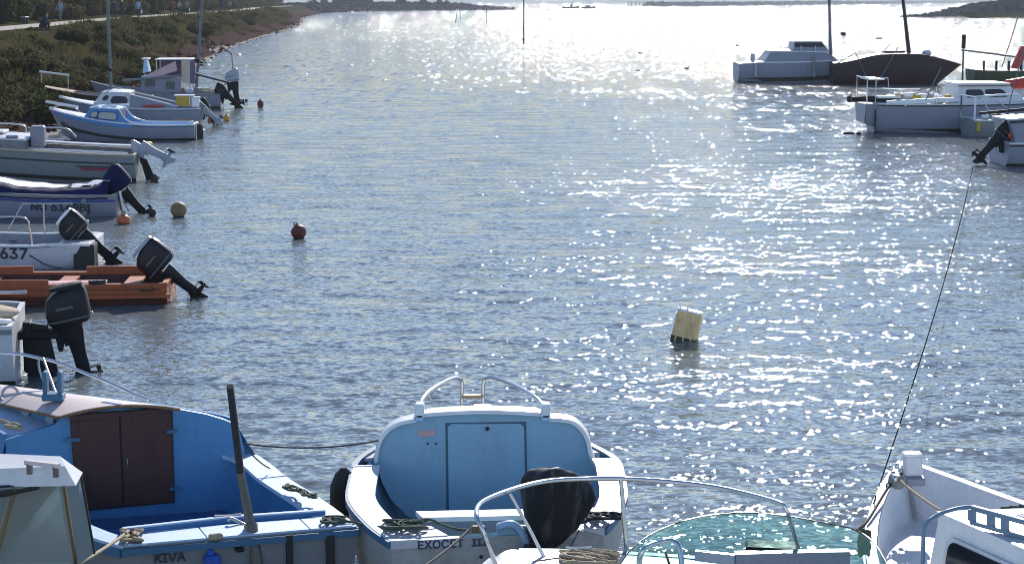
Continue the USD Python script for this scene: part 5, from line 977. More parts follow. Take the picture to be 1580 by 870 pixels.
part(t, 'bow_spar', MB().tube([(3.7, .25, 1.05), (4.75, .05, 1.22)], .045, 8), 'gelcoat_bright'); part(t, 'canopy_bar', MB().tube([(2.1, .2, 1.14), (2.75, .3, 1.10)], .03, 8), 'gelcoat_bright'); rail(t, [(4.6, 0, 1.0), (4.3, .25, 1.1), (3.8, .42, 1.05), (3.6, .5, .9)], .014, name='bow_rail')
part(t, 'tiller', MB().tube([(-.02, 0, .58), (.7, .05, .66)], .02, 6), 'wood_brown'); part(t, 'rudder', MB().slab([(-.02, .03, .50), (-.20, .03, .46), (-.24, .03, -.2), (-.02, .03, -.2)], .05), 'wood_dark', False); part(t, 'stern_fitting', MB().ball((.1, .66, .58), (.09, .05, .05), 1), 'gelcoat_bright')
# -- white boat with mast and yellow crate
t, H, loc, hd = lrow('cabin_boat', 'white cabin boat with a tall thin mast, behind the blue cabined boat', 309, 197, 5.0, [(0, .80, .66), (.3, .95, .66), (.6, .88, .72), (.85, .5, .9), (1, .03, 1.05)], [-.1, -.25, -.25, .15], 184, 'hull_lilac', 'weed_black', 'gelcoat_white', bands=((1, 0, .8, -.0, -.05, 'rub_blue', .01),), liner='hull_lilac')
part(t, 'foredeck', H.deck(.70, 1, .05), 'gelcoat_white'); cb = [(2.38, .80, .66), (3.80, .50, .78), (3.80, -.50, .78), (2.38, -.80, .66)]; ct = [(2.45, .68, 1.20), (3.42, .46, 1.22), (3.42, -.46, 1.22), (2.45, -.68, 1.20)]
trunk(t, 'cabin', cb, ct, 'gelcoat_white', 'cabin_roof', 'gelcoat_bright', .03, .03, .08); A, B_, C, D = map(np.array, (cb[1], cb[0], ct[0], ct[1])); plate(t, 'window', A, B_, C, D, .42, .92, .26, .78, 'glass_dark', .12); plate(t, 'window', A, B_, C, D, .16, .32, .42, .80, 'glass_dark', .07)
for sd in (1, -1): part(t, 'coaming', MB().slab([(2.42, .74 * sd, 1.16), (.8, .84 * sd, .74), (.8, .86 * sd, .66), (2.42, .80 * sd, .66)], .03), 'hull_lilac', False); part(t, 'coaming_cap', MB().bar([(2.44, .74 * sd, 1.19), (.75, .85 * sd, .77)], .05, .03), 'gelcoat_bright', False)
part(t, 'red_cloth', MB().ball((1.6, .86, .76), (.42, .05, .05), 2), 'red_paint'); part(t, 'fender_strap', MB().tube([(2.1, .97, .66), (2.1, .97, .1)], .05, 8), 'hull_grey'); mast(t, (3.16, .1, 1.24), (3.18, .1, 5.4), .055, .05, 'mast_grey'); part(t, 'mast_winch', MB().box((3.16, .15, 2.0), (.14, .1, .1), bev=.02), 'motor_matt')
cr = thing('crate', 'yellow crate standing on the stern of the masted white boat', 'crate', wpt(loc, hd, .62, .35, .74), hd)
for x in (-.21, .21): part(cr, 'end_panel', MB().box((x, 0, .18), (.03, .36, .34)), 'crate_yellow', False)
for y_ in (-.18, .18): part(cr, 'side_panel', MB().box((0, y_, .18), (.39, .03, .34)), 'crate_yellow', False)
part(cr, 'cover', MB().box((-.05, 0, .37), (.7, .42, .04), bev=.015), 'white_cloth', 30)
bx = thing('crate', 'white box beside the yellow crate on the masted boat\'s stern', 'crate', wpt(loc, hd, .18, .35, .70), hd); part(bx, 'body', MB().box((0, 0, .16), (.26, .36, .32), bev=.02), 'white_cloth', 30); part(bx, 'lid', MB().box((0, 0, .34), (.30, .40, .04), bev=.01), 'gelcoat_bright', 30)
outboard('white outboard tilted up behind the masted boat\'s stern', wpt(loc, hd, .0, .25, .45), hd, 48, .85, 'hull_grey', 'motor_grey', None, .9)
outboard('dark green outboard low in the water beside the masted boat', wpt(loc, hd, .0, -.35, .42), hd, 30, .85, 'motor_matt', 'motor_matt', None, 1.0)
# -- red-brown boat half hidden behind, bow to the bank
t, H, loc, hd = lrow('rowing_boat', 'dark red wooden boat bow with white rail, against the bank shrubs', 232, 178, 4.6, [(0, .7, .7), (.4, .85, .75), (.8, .5, 1.0), (1, .03, 1.2)], [-.1, -.2, -.2, .15], 184, 'red_brown', None, 'wood_brown')
part(t, 'foredeck', H.deck(.62, 1, .04), 'wood_brown'); rail(t, [(3.1, .55, 1.55), (4.3, .1, 1.68)], .04, 'gelcoat_bright', 'bow_rail', 0); rail(t, [(4.25, .1, 1.66), (4.25, .1, 1.15)], .02, 'alloy', 'rail_post', 0); rail(t, [(3.15, .5, 1.53), (3.15, .5, 1.0)], .02, 'alloy', 'rail_post', 0)
# -- boat with a tarpaulin shelter
t, H, loc, hd = lrow('work_boat', 'cluttered boat with a canvas shelter and pink cover, farthest of the left row', 340, 168, 5.4, [(0, .95, .60), (.3, 1.05, .62), (.7, .9, .8), (1, .03, 1.1)], [-.1, -.25, -.25, .15], 184, 'hull_lilac', 'weed_black', 'hull_grey')
cb = [(1.6, .82, .66), (3.3, .70, .72), (3.3, -.7, .72), (1.6, -.82, .66)]; ct = [(1.6, .78, 1.25), (3.2, .66, 1.30), (3.2, -.66, 1.30), (1.6, -.78, 1.25)]; trunk(t, 'deckhouse', cb, ct, 'hull_lilac', 'deckhouse_roof', 'gelcoat_white', .05, .03, .04); A, B_, C, D = map(np.array, (cb[1], cb[0], ct[0], ct[1]))
plate(t, 'window', A, B_, C, D, .62, .84, .2, .75, 'glass_dark', .04); plate(t, 'window', A, B_, C, D, .10, .34, .35, .85, 'glass_dark', .04)
for x, y_ in ((1.25, .7), (1.25, -.7), (2.6, .66), (2.6, -.66)): part(t, 'shelter_post', MB().tube([(x, y_, .6), (x, y_, 2.0)], .025, 6), 'alloy')
part(t, 'shelter_top', MB().box((1.9, 0, 2.02), (1.5, 1.5, .05), bev=.02), 'white_cloth', 30); part(t, 'canvas_panel', MB().box((1.42, .74, 1.55), (.30, .03, .95)), 'tan_cloth', False); part(t, 'canvas_panel', MB().box((1.12, .72, 1.50), (.22, .04, .95)), 'cloth_violet', False); part(t, 'canvas_panel', MB().box((2.0, -.72, 1.6), (1.3, .03, .8)), 'cloth_violet', False)
part(t, 'pink_cover', MB().slab([(3.2, .5, 1.30), (1.8, .72, 1.95), (1.75, .74, 1.55), (2.6, .70, 1.30)], .03), 'pink_cloth', False)
wsx = MB().loft([[(2.95, y_ * .4, 1.5) for y_ in (-1, 1)] + [(3.2, y_ * .4, 1.45) for y_ in (1, -1)], [(3.05, y_ * .32, 2.0) for y_ in (-1, 1)] + [(3.15, y_ * .32, 2.0) for y_ in (1, -1)]]); part(t, 'windscreen', wsx, 'deck_light_blue', False); part(t, 'windscreen_cap', MB().box((3.1, 0, 2.03), (.3, .75, .06), bev=.02), 'gelcoat_bright', 30)
part(t, 'boom', MB().tube([(1.6, .85, 1.36), (4.0, .7, 1.16)], .05, 8), 'hull_grey'); mast(t, (1.05, .2, .62), (.68, .2, 4.7), .06, .05, 'mast_grey'); part(t, 'mast_collar', MB().box((.97, .2, 1.95), (.22, .16, .16), bev=.03), 'motor_matt')
part(t, 'stern_spar', MB().tube([(1.1, .3, 1.42), (-.45, .3, 1.02)], .05, 8), 'wood_dark'); part(t, 'spar_cap', MB().tube([(1.1, .33, 1.47), (-.4, .33, 1.08)], .03, 6), 'gelcoat_bright'); part(t, 'derrick', MB().tube([(.35, -.5, 2.75), (-.4, -.5, 2.2)], .035, 6), 'wood_brown'); part(t, 'derrick_line', MB().tube([(-.4, -.5, 2.2), (-.45, -.4, 1.2)], .015, 5), 'rope_dark')
for k in range(6): part(t, 'deck_gear', MB().box((.25 + .35 * k, .55 - .1 * (k % 2), .72 + .03 * (k % 3)), (.26, .3, .16), rz(k * .5), bev=.03), ['pink_cloth', 'tan_cloth', 'hull_grey', 'deck_light_blue', 'wood_brown', 'white_cloth'][k], 30)
outboard('tall grey outboard upright on the farthest boat of the left row', wpt(loc, hd, -.30, .2, .95), hd, 6, 1.15, 'motor_grey', 'motor_matt', None, 1.0)
outboard('dark outboard tilted up beside the tall grey one', wpt(loc, hd, -.05, .65, .45), hd, 45, 1.0, 'motor_matt', 'motor_matt', None, .95)

# ================================================================= RIGHT SIDE
def rrow(name, label, u, v, L, prof_, keel, hd, paint_, cat='sailing boat', rake=.4, box=.5, wl=None, gun='gelcoat_white', bands=(), side=-1, t_rake=0.):
    loc = place_at(P(u, v, 0), hd, 0, -prof_[0][1] if side < 0 else prof_[0][1]); t = thing(name, label, cat, loc, hd); p, s = sym(L, prof_); H = Hull(p, s, keel, rake, box=box)
    part(t, 'hull', H.outer(), paint_); part(t, 'deck', H.deck(.0, 1, .05, .0), gun); part(t, 'gunwale', H.gunwale(.05, .05), gun)
    if wl: part(t, 'boot_stripe', H.band(side, .0, .97, -(prof_[0][2] - wl), -(prof_[0][2] + .03), .018), 'weed_black')
    for (t0, t1, a, b, m) in bands: part(t, 'stripe', H.band(side, t0, t1, a, b, .02), m)
    return t, H, loc, hd
# -- white sailing yacht with pushpit
t, H, loc, hd = rrow('sailing_boat', 'white sailing yacht seen from its side with stern rail and dark windows, right', 1352, 206, 7.4, [(0, .85, 1.0), (.2, 1.1, .98), (.6, 1.1, 1.02), (.85, .6, 1.12), (1, .04, 1.2)], [-.02, -.2, -.3, -.3, -.1], 2, 'hull_lilac', bands=((0, .97, -.03, -.075, 'weed_black'), (.06, .97, -.83, -1.06, 'weed_black')), rake=.6)
part(t, 'counter', MB().slab([(-.38, -.84, .98), (0, -.86, .98), (0, -.70, .34), (-.32, -.70, .34)], -.0 + .04).loft([[(-.38, -.84, .98), (-.38, .84, .98), (0, .85, .98), (0, -.85, .98)], [(-.36, -.6, .34), (-.36, .6, .34), (0, .62, .20), (0, -.62, .20)]]), 'hull_lilac', False)
part(t, 'stern_post', MB().box((-.05, -.84, .55), (.05, .04, .84)), 'weed_black', False)
rail(t, [(-.34, -.8, 1.0), (-.34, -.8, 1.85), (.34, -.84, 1.85), (.40, -.85, 1.4), (1.9, -1.0, 1.38)], .022, 'steel', 'stern_rail', 0); rail(t, [(-.34, .8, 1.0), (-.34, .8, 1.85), (-.34, -.8, 1.85)], .022, 'steel', 'stern_rail', 0); rail(t, [(-.30, -.8, 1.5), (1.4, -1.0, 1.48)], .020, 'gelcoat_bright', 'side_rail', 0); rail(t, [(-.05, -.8, 1.0), (-.05, -.8, 1.85)], .016, 'steel', 'rail_post', 0)
part(t, 'rail_seat', MB().box((0, .0, 1.80), (.5, 1.5, .05)), 'gelcoat_bright', False); part(t, 'rolled_dinghy', MB().tube([(-.75, -.3, 1.12), (.8, -.5, 1.12)], .10, 8), 'motor_matt'); part(t, 'dinghy_cover', MB().box((.45, -.5, 1.20), (.8, .3, .08), bev=.02), 'gelcoat_bright', 30)
g = np.random.default_rng(4)
for k in range(12): part(t, 'cockpit_gear', MB().box((.6 + .17 * k, -.45 + g.uniform(-.2, .2), 1.12 + g.uniform(0, .16)), (g.uniform(.12, .3), .3, g.uniform(.1, .22)), rz(g.uniform(-.6, .6)), bev=.03), ['gelcoat_bright', 'tan_cloth', 'hull_cream', 'white_cloth', 'motor_grey', 'crate_yellow'][k % 6], 30)
part(t, 'cockpit_coaming', MB().bar([(.3, -.9, 1.10), (2.75, -.95, 1.22)], .12, .14), 'gelcoat_bright', False); cb = [(2.75, -.95, 1.0), (5.1, -.75, 1.04), (5.1, .75, 1.04), (2.75, .95, 1.0)]; ct = [(2.75, -.85, 1.62), (4.5, -.65, 1.62), (4.5, .65, 1.62), (2.75, .85, 1.62)]
trunk(t, 'cabin', cb, ct, 'gelcoat_white', 'cabin_roof', 'gelcoat_bright', .06, .05, .05); A, B_, C, D = map(np.array, (cb[0], cb[1], ct[1], ct[0])); p_ = plate(t, 'window', A, B_, C, D, .12, .42, .30, .74, 'glass_dark', .1); plate(t, 'window', A, B_, C, D, .46, .80, .30, .74, 'glass_dark', .1); part(t, 'roof_trim', MB().bar([(2.7, -.92, 1.60), (4.5, -.72, 1.60)], .03, .03), 'wood_brown', False)
part(t, 'red_sail_cover', MB().tube([(4.55, -.1, 1.66), (4.9, -.1, 1.62), (5.6, -.1, 1.70), (6.4, -.1, 1.75)], [.10, .19, .22, .2], 10, 4), 'red_paint'); part(t, 'stanchion', MB().tube([(1.95, -1.02, 1.0), (1.95, -1.02, 1.55)], .02, 6), 'steel')
rail(t, [(1.6, -1.0, 1.1), (2.1, -.9, 2.2)], .018, 'mast_grey', 'boat_hook', 0)
for x in (.9, 3.3, 4.6): part(t, 'side_fitting', MB().box((x, -1.06, .96), (.06, .04, .08)), 'alloy', False)
# -- grey catamaran-like cruiser
t, H, loc, hd = rrow('sailing_boat', 'grey blue cruiser with stepped cabin and mast, far right of centre', 1140, 128, 6.4, [(0, 1.0, 1.02), (.2, 1.1, 1.10), (.5, 1.1, 1.12), (.8, .8, 1.2), (1, .05, 1.3)], [.0, -.2, -.3, -.2, 0], 3, 'hull_lilac', wl=.2, rake=.3, gun='gelcoat_bright')
cb = [(1.3, -1.0, 1.05), (5.6, -.8, 1.15), (5.6, .8, 1.15), (1.3, 1.0, 1.05)]; ct = [(1.75, -.9, 1.68), (4.9, -.7, 1.62), (4.9, .7, 1.62), (1.75, .9, 1.68)]; trunk(t, 'cabin', cb, ct, 'hull_lilac', 'cabin_roof', 'gelcoat_bright', .04, .04, .08)
trunk(t, 'spray_hood', [(3.0, -.75, 1.66), (5.1, -.6, 1.62), (5.1, .6, 1.62), (3.0, .75, 1.66)], [(3.05, -.65, 2.2), (4.6, -.55, 2.2), (4.6, .55, 2.2), (3.05, .65, 2.2)], 'hull_lilac', 'hood_top', 'gelcoat_bright', .05, .04, .05)
part(t, 'hood_window', MB().slab([(4.6, -.56, 2.15), (3.1, -.66, 2.15), (3.1, -.71, 1.92), (4.8, -.60, 1.92)], .02), 'glass_dark', False); mast(t, (5.25, 0, 1.3), (5.0, 0, 6.2), .10, .085, 'mast_grey'); part(t, 'outboard_bracket', MB().box((.75, -.95, 1.35), (.22, .2, .5), bev=.05), 'motor_grey', 30); part(t, 'fender', MB().tube([(.9, -1.1, 1.1), (.9, -1.14, .35)], .08, 8), 'motor_grey'); part(t, 'fender', MB().tube([(4.1, -1.12, 1.5), (4.1, -1.14, .3)], .07, 8), 'hull_grey')
for x in (2.3, 3.4, 4.2): part(t, 'stanchion', MB().tube([(x, -.9, 1.6), (x, -.9, 2.0)], .025, 6), 'alloy')
# -- dark red-brown hull
t, H, loc, hd = rrow('sailing_boat', 'dark maroon wooden hull with a raked mast, far right', 1287, 131, 6.95, [(0, .7, 1.10), (.1, 1.0, 1.22), (.35, 1.35, 1.60), (.6, 1.3, 1.62), (.85, .7, 1.30), (1, .05, 1.02)], [.0, -.2, -.3, -.25, .1], 2, 'red_brown', rake=1.1, gun='red_brown', wl=None)
mast(t, (4.15, 0, 1.6), (3.55, 0, 5.6), .11, .08, 'wood_dark'); part(t, 'deck_box', MB().box((3.3, 0, 1.72), (1.1, .7, .10), bev=.03), 'motor_matt', 30); part(t, 'deck_gear', MB().ball((5.1, 0, 1.62), (.25, .3, .22), 2), 'motor_grey'); rail(t, [(2.3, -1.0, 1.5), (2.9, -1.0, 2.2)], .025, 'mast_grey', 'boom_crutch', 0); rail(t, [(.2, -.6, 1.15), (1.0, -1.2, 1.7), (1.6, -1.25, .4)], .03, 'mast_grey', 'side_line', 0); rail(t, [(3.2, -1.36, 2.0), (2.5, -1.38, .7), (2.1, -1.36, .1)], .03, 'mast_grey', 'side_line', 0)
# -- grey deck boat with rail
t, H, loc, hd = rrow('work_boat', 'grey open work boat with stern rail, below the white yacht at the right edge', 1503, 212, 5.0, [(0, .8, .55), (.4, .95, .6), (1, .05, .9)], [-.1, -.2, -.2, .1], 3, 'hull_grey', 'boat')
rail(t, [(.0, -.75, .6), (.02, -.75, 1.32), (.5, -.8, 1.36), (1.4, -.85, 1.40)], .035, 'gelcoat_bright', 'stern_rail', 0); rail(t, [(.0, .75, .6), (.0, .75, 1.3), (.02, -.75, 1.3)], .025, 'steel', 'stern_rail', 0); rail(t, [(.6, -.8, .6), (.2, -.78, 1.3)], .02, 'steel', 'rail_brace', 0); rail(t, [(.5, -.8, 1.30), (1.2, -.85, .85)], .02, 'steel', 'rail_brace', 0); rail(t, [(.15, -.8, .78), (2.6, -.9, 1.0)], .05, 'motor_matt', 'side_spar', 0)
for k in range(5): part(t, 'deck_gear', MB().box((.4 + .3 * k, -.6, .68), (.2, .2, .12), rz(k), bev=.02), ['gelcoat_bright', 'motor_matt', 'hull_grey'][k % 3], 30)
part(t, 'stern_fender', MB().tube([(.12, -.84, .5), (.12, -.84, .2)], .07, 8), 'crate_yellow'); rail(t, [(1.0, -.9, .7), (1.55, -.9, 3.1)], .018, 'mast_grey', 'stay', 0)
# -- white motor boat at the edge
t, H, loc, hd = rrow('motor_boat', 'white motor boat with dark red band, nearest boat at the right edge', 1556, 257, 4.6, [(0, .85, .62), (.4, .95, .64), (1, .05, .9)], [-.1, -.2, -.2, .1], 4, 'hull_lilac', 'motor boat', bands=((0, .9, -.0, -.09, 'red_brown'),), wl=.06)
trunk(t, 'cuddy', [(.2, -.78, .62), (3.4, -.6, .75), (3.4, .6, .75), (.2, .78, .62)], [(.05, -.70, 1.22), (2.6, -.5, 1.38), (2.6, .5, 1.38), (.05, .70, 1.22)], 'hull_lilac', 'cuddy_roof', 'gelcoat_white', .04, .04, .06)
part(t, 'roof_line', MB().bar([(.02, -.75, 1.20), (2.6, -.56, 1.36)], .04, .05), 'weed_black', False); part(t, 'lifebuoy', MB().tube([(.7 + .2 * math.cos(x), -.80, .80 + .12 * math.sin(x)) for x in np.linspace(0, math.pi, 12)], .035, 8), 'gelcoat_bright'); part(t, 'reflector', MB().ball((.05, -.72, .82), (.05, .05, .09), 1), 'red_paint')
outboard('black outboard tilted up, nearest the right edge, where the long line ends', wpt(loc, hd, -.02, -.35, .58), hd, 40, .98, 'motor_matt', 'motor_matt', 'motor_grey', .95)
# -- low green barge with red sail
loc = P(1508, 128, 0) + V(0, 1.6, 0); t = thing('work_boat', 'low dark green barge with short posts, right edge in the distance', 'boat', loc, 3)
p, s = sym(6, [(0, .9, .65), (.5, 1.1, .6), (1, .3, .8)]); H = Hull(p, s, [-.1, -.2, -.1]); part(t, 'hull', H.outer(), 'weed_green'); part(t, 'deck', H.deck(0, 1, .03), 'weed_black')
for k in range(4): part(t, 'deck_post', MB().tube([(.55 + .7 * k, -.6, .6), (.55 + .7 * k, -.6, 1.15)], .07, 6), 'motor_matt')
part(t, 'furled_sail', MB().slab([(2.0, -.9, .75), (2.45, -.9, .75), (3.1, -.9, 2.1), (2.5, -.9, 1.95)], .16), 'red_paint', False, label='red furled sail leaning on the barge'); part(t, 'spar', MB().tube([(-.65, -.3, 1.75), (2.5, -.3, 1.35)], .045, 6), 'mast_grey'); part(t, 'stay', MB().tube([(1.7, -.2, .8), (2.5, -.2, 3.6)], .03, 5), 'mast_grey')
def stake(label, u, v0, v1, r, m, lean=0., name='channel_marker', cat='marker pole', band=None, group=None):
    a = P(u, v0, -.0); sc_ = (a - EYE) @ _F; h = (v0 - v1) * sc_ / FPX; t = thing(name, label, cat, a, 0, group); part(t, 'pole', MB().tube([(0, 0, -.8), (lean * .5, 0, h / 2), (lean, 0, h)], [r * 1.2, r, r * .8], 8), m, 60)
    if band: part(t, 'topmark', MB().tube([(lean * .7, 0, h * band[0]), (lean, 0, h * band[1])], r * band[2], 8), band[3], 40)
    return t
stake('post with a black top standing in bright water left of the green barge', 1485, 124, 56, .055, 'mast_grey', 0, band=(.72, 1.02, 2.2, 'motor_matt'))
stake('tall thin dark pole standing alone in the water near the top centre', 808, 68, -30, .075, 'mast_grey', 0, band=(.05, .08, 1.5, 'rubber'))
stake('faint slanted pole, left one of the pair near the left breakwater', 702, 36, 6, .05, 'mast_grey', .8); stake('faint upright pole, right one of the pair near the left breakwater', 710, 30, 2, .05, 'mast_grey'); stake('faint pole standing off the tip of the left breakwater', 751, 37, 10, .045, 'mast_grey')
# far boats on the horizon
for k, (u, v, w_, lab) in enumerate(((881, 13.2, 26, 'tiny dark boat with one figure-like wheelhouse on the horizon, left of two'), (908, 13.4, 22, 'tiny dark boat with low cabin on the horizon, right of two'))):
    q = P(u, v, 0); L = w_ * 2 * ((q - EYE) @ _F) / FPX * .5; t = thing('fishing_boat', lab, 'boat', q - V(L / 2, 0, 0), 0); p, s = sym(L, [(0, 1.2, .9), (.5, 1.4, .8), (1, .1, 1.5)]); H = Hull(p, s, [-.3, -.4, -.3]); part(t, 'hull', H.outer(), 'motor_matt'); part(t, 'deck', H.deck(0, 1), 'wood_dark'); part(t, 'wheelhouse', MB().box((L * (.5 if k == 0 else .45), 0, 1.4), (L * (.16 if k == 0 else .4), 1.4, 1.9 if k == 0 else 1.0), bev=.2), 'mast_grey', 30); part(t, 'mast', MB().tube([(L * .6, 0, 1), (L * .6, 0, 3.4 + 7 * k)], .1, 5), 'mast_grey')

# ================================================================= FLOATS
def buoy(label, u, v, d_px, m, sq=1.0, sub=.22, eye=True, lean=0., name='buoy', eye_m='rubber'):
    q = P(u, v, 0); R_ = d_px * .5 * ((q - EYE) @ _F) / FPX; t = thing(name, label, 'buoy', q); T = ry(lean); zc = R_ * sq * (1 - 2 * sub)
    part(t, 'float', MB().ball((0, 0, 0), (R_, R_, R_ * sq), 3).xf(lambda v_: v_ @ T.T + V(0, 0, zc)), m, 60)
    part(t, 'waterline_weed', MB().loft([np.stack([rr * np.cos(a), rr * np.sin(a), 0 * a + z], -1) for a in [np.linspace(0, 6.283, 17)[:-1]] for z, rr in ((-.03, R_ * 1.005 * math.sqrt(max(.05, 1 - (zc / R_ / sq) ** 2))), (R_ * .10, R_ * 1.01 * math.sqrt(max(.05, 1 - ((zc - R_ * .10) / R_ / sq) ** 2))))], caps=False), 'weed_black', 60)
    if eye: part(t, 'mooring_eye', MB().tube([(0, 0, R_ * sq * .9), (0, 0, R_ * sq * 1.12)], R_ * .25, 8).tube([(R_ * .25 * math.cos(x), 0, R_ * sq * 1.15 + R_ * .22 * math.sin(x)) for x in np.linspace(0, 6.28, 12)], R_ * .07, 5).xf(lambda v_: v_ @ T.T + V(0, 0, zc)), eye_m, 50)
    return t
buoy('dark red ball buoy floating alone in the left middle of the channel', 461, 367, 24, 'buoy_red', .95, .10, lean=-.35)
buoy('big tan ball buoy right of the covered boat\'s outboard', 276, 334, 25, 'buoy_tan', 1.0, .10, eye=False)
buoy('orange ball buoy under the stern of the covered boat', 191, 345, 21, 'buoy_orange', .85, .2)
buoy('small black float beside the big tan ball buoy', 235, 334, 12, 'buoy_dark', 1.2, .1, eye=False)
buoy('dark maroon float off the grey white cruiser\'s stern', 238, 280, 14, 'buoy_dark', .85, .15, lean=1.4)
buoy('small red buoy off the far end of the left row', 402, 166, 10, 'buoy_red', 1.3, .1)
buoy('tiny black float left of the small red buoy', 380, 157, 5, 'buoy_dark', .9, .1, eye=False)
buoy('yellow orange float below the dark tilted outboard of the farthest boat', 350, 187, 10, 'buoy_yellow', 1.1, .1)
buoy('small orange float under the masted white boat\'s stern', 324, 189, 8, 'buoy_orange', 1.0, .1, eye=False)
buoy('pale tan float under the hull of the blue cabined boat', 228, 227, 16, 'buoy_yellow', .65, .15, eye=False)
buoy('tiny white float off the stern of the blue cabined boat', 313, 203, 8, 'float_white_and_tarp_glare', .6, .2, eye=False)
buoy('dark buoy with red top left of the white yacht', 1312, 158, 12, 'buoy_dark', 1.05, .1, eye_m='buoy_red')
buoy('small black float right of the long black float by the yacht', 1325, 208, 8, 'rubber', .7, .2, eye=False)
buoy('diamond shaped dark buoy in glittering water behind the grey blue cruiser', 1301, 55, 9, 'buoy_dark', .8, .1, eye=False)
for lab, u, v, w_ in (('long black float left of the white yacht\'s keel', 1309, 208, 17), ('flat dark float in glittering water above the maroon hull', 1356, 60, 10), ('flat dark float in the glitter left of the grey blue cruiser', 984, 110, 8)):
    q = P(u, v, 0); L = w_ * ((q - EYE) @ _F) / FPX; t = thing('float', lab, 'float', q); part(t, 'body', MB().tube([(-L / 2, 0, .03), (-L * .4, 0, .05), (L * .4, 0, .05), (L / 2, 0, .03)], [L * .06, L * .11, L * .11, L * .06], 8), 'rubber', 50); part(t, 'end_loop', MB().tube([(L / 2, 0, .04), (L * .62, 0, .03)], L * .04, 6), 'rope_dark')
for k, (u, v) in enumerate(((988, 83), (1060, 107), (932, 77), (1138, 71))):
    q = P(u, v, 0); t = thing('water_bird', ['dark water bird swimming left of centre glitter, upper of two', 'dark water bird swimming in the glitter above the jerrycan', 'dark water bird farthest left in the bright glitter', 'dark water bird nearest the far mole in the glitter'][k], 'bird', q, 40 * k)
    part(t, 'body', MB().ball((0, 0, .05), (.20, .09, .085), 2).ball((-.18, 0, .08), (.09, .045, .035), 1).tube([(.13, 0, .08), (.18, 0, .14), (.20, 0, .18)], [.05, .035, .03], 6).ball((.215, 0, .19), (.045, .032, .032), 1), 'buoy_dark', 50); part(t, 'beak', MB().tube([(.245, 0, .19), (.30, 0, .18)], [.016, .006], 5), 'buoy_orange')
# -- jerrycan used as a float
q = P(1057, 524, 0); t = thing('jerrycan_float', 'large tan plastic jerrycan floating tilted in the glittering channel', 'float', q)
T = ry(.20) @ rz(-.28); sec = []
for z, k in ((-.22, .96), (-.19, 1.0), (.27, 1.0), (.305, .95), (.325, .82)):
    rr = rrect(.335 * k, .235 * k, .05, 4) - V(.335 * k / 2, .235 * k / 2); sec.append(np.c_[rr, np.full(len(rr), z)])
part(t, 'body', MB().loft(sec).xf(lambda v_: v_ @ T.T + V(0, 0, .06)), 'can_plastic', 40)
part(t, 'pale_top', MB().loft([np.c_[(rrect(.315, .215, .05) - V(.1575, .1075)), np.full(20, z)] for z in (.318, .345)]).xf(lambda v_: v_ @ T.T + V(0, 0, .06)), 'can_cap', 40)
part(t, 'weed_skirt', MB().loft([np.c_[(rrect(.345, .245, .05) - V(.1725, .1225)), np.full(20, z)] for z in (-.12, -.015)], caps=False).xf(lambda v_: v_ @ T.T + V(0, 0, .06)), 'weed_green')
for x in (-.10, 0., .10): part(t, 'side_rib', MB().box((x, -.119, .03), (.02, .012, .36), bev=.004).xf(lambda v_: v_ @ T.T + V(0, 0, .06)), 'can_plastic', 30)
part(t, 'handle', MB().tube([(-.14, 0, .34), (-.15, 0, .40), (-.05, 0, .40), (-.04, 0, .34)], .016, 6).xf(lambda v_: v_ @ T.T + V(0, 0, .06)), 'can_cap', 40)

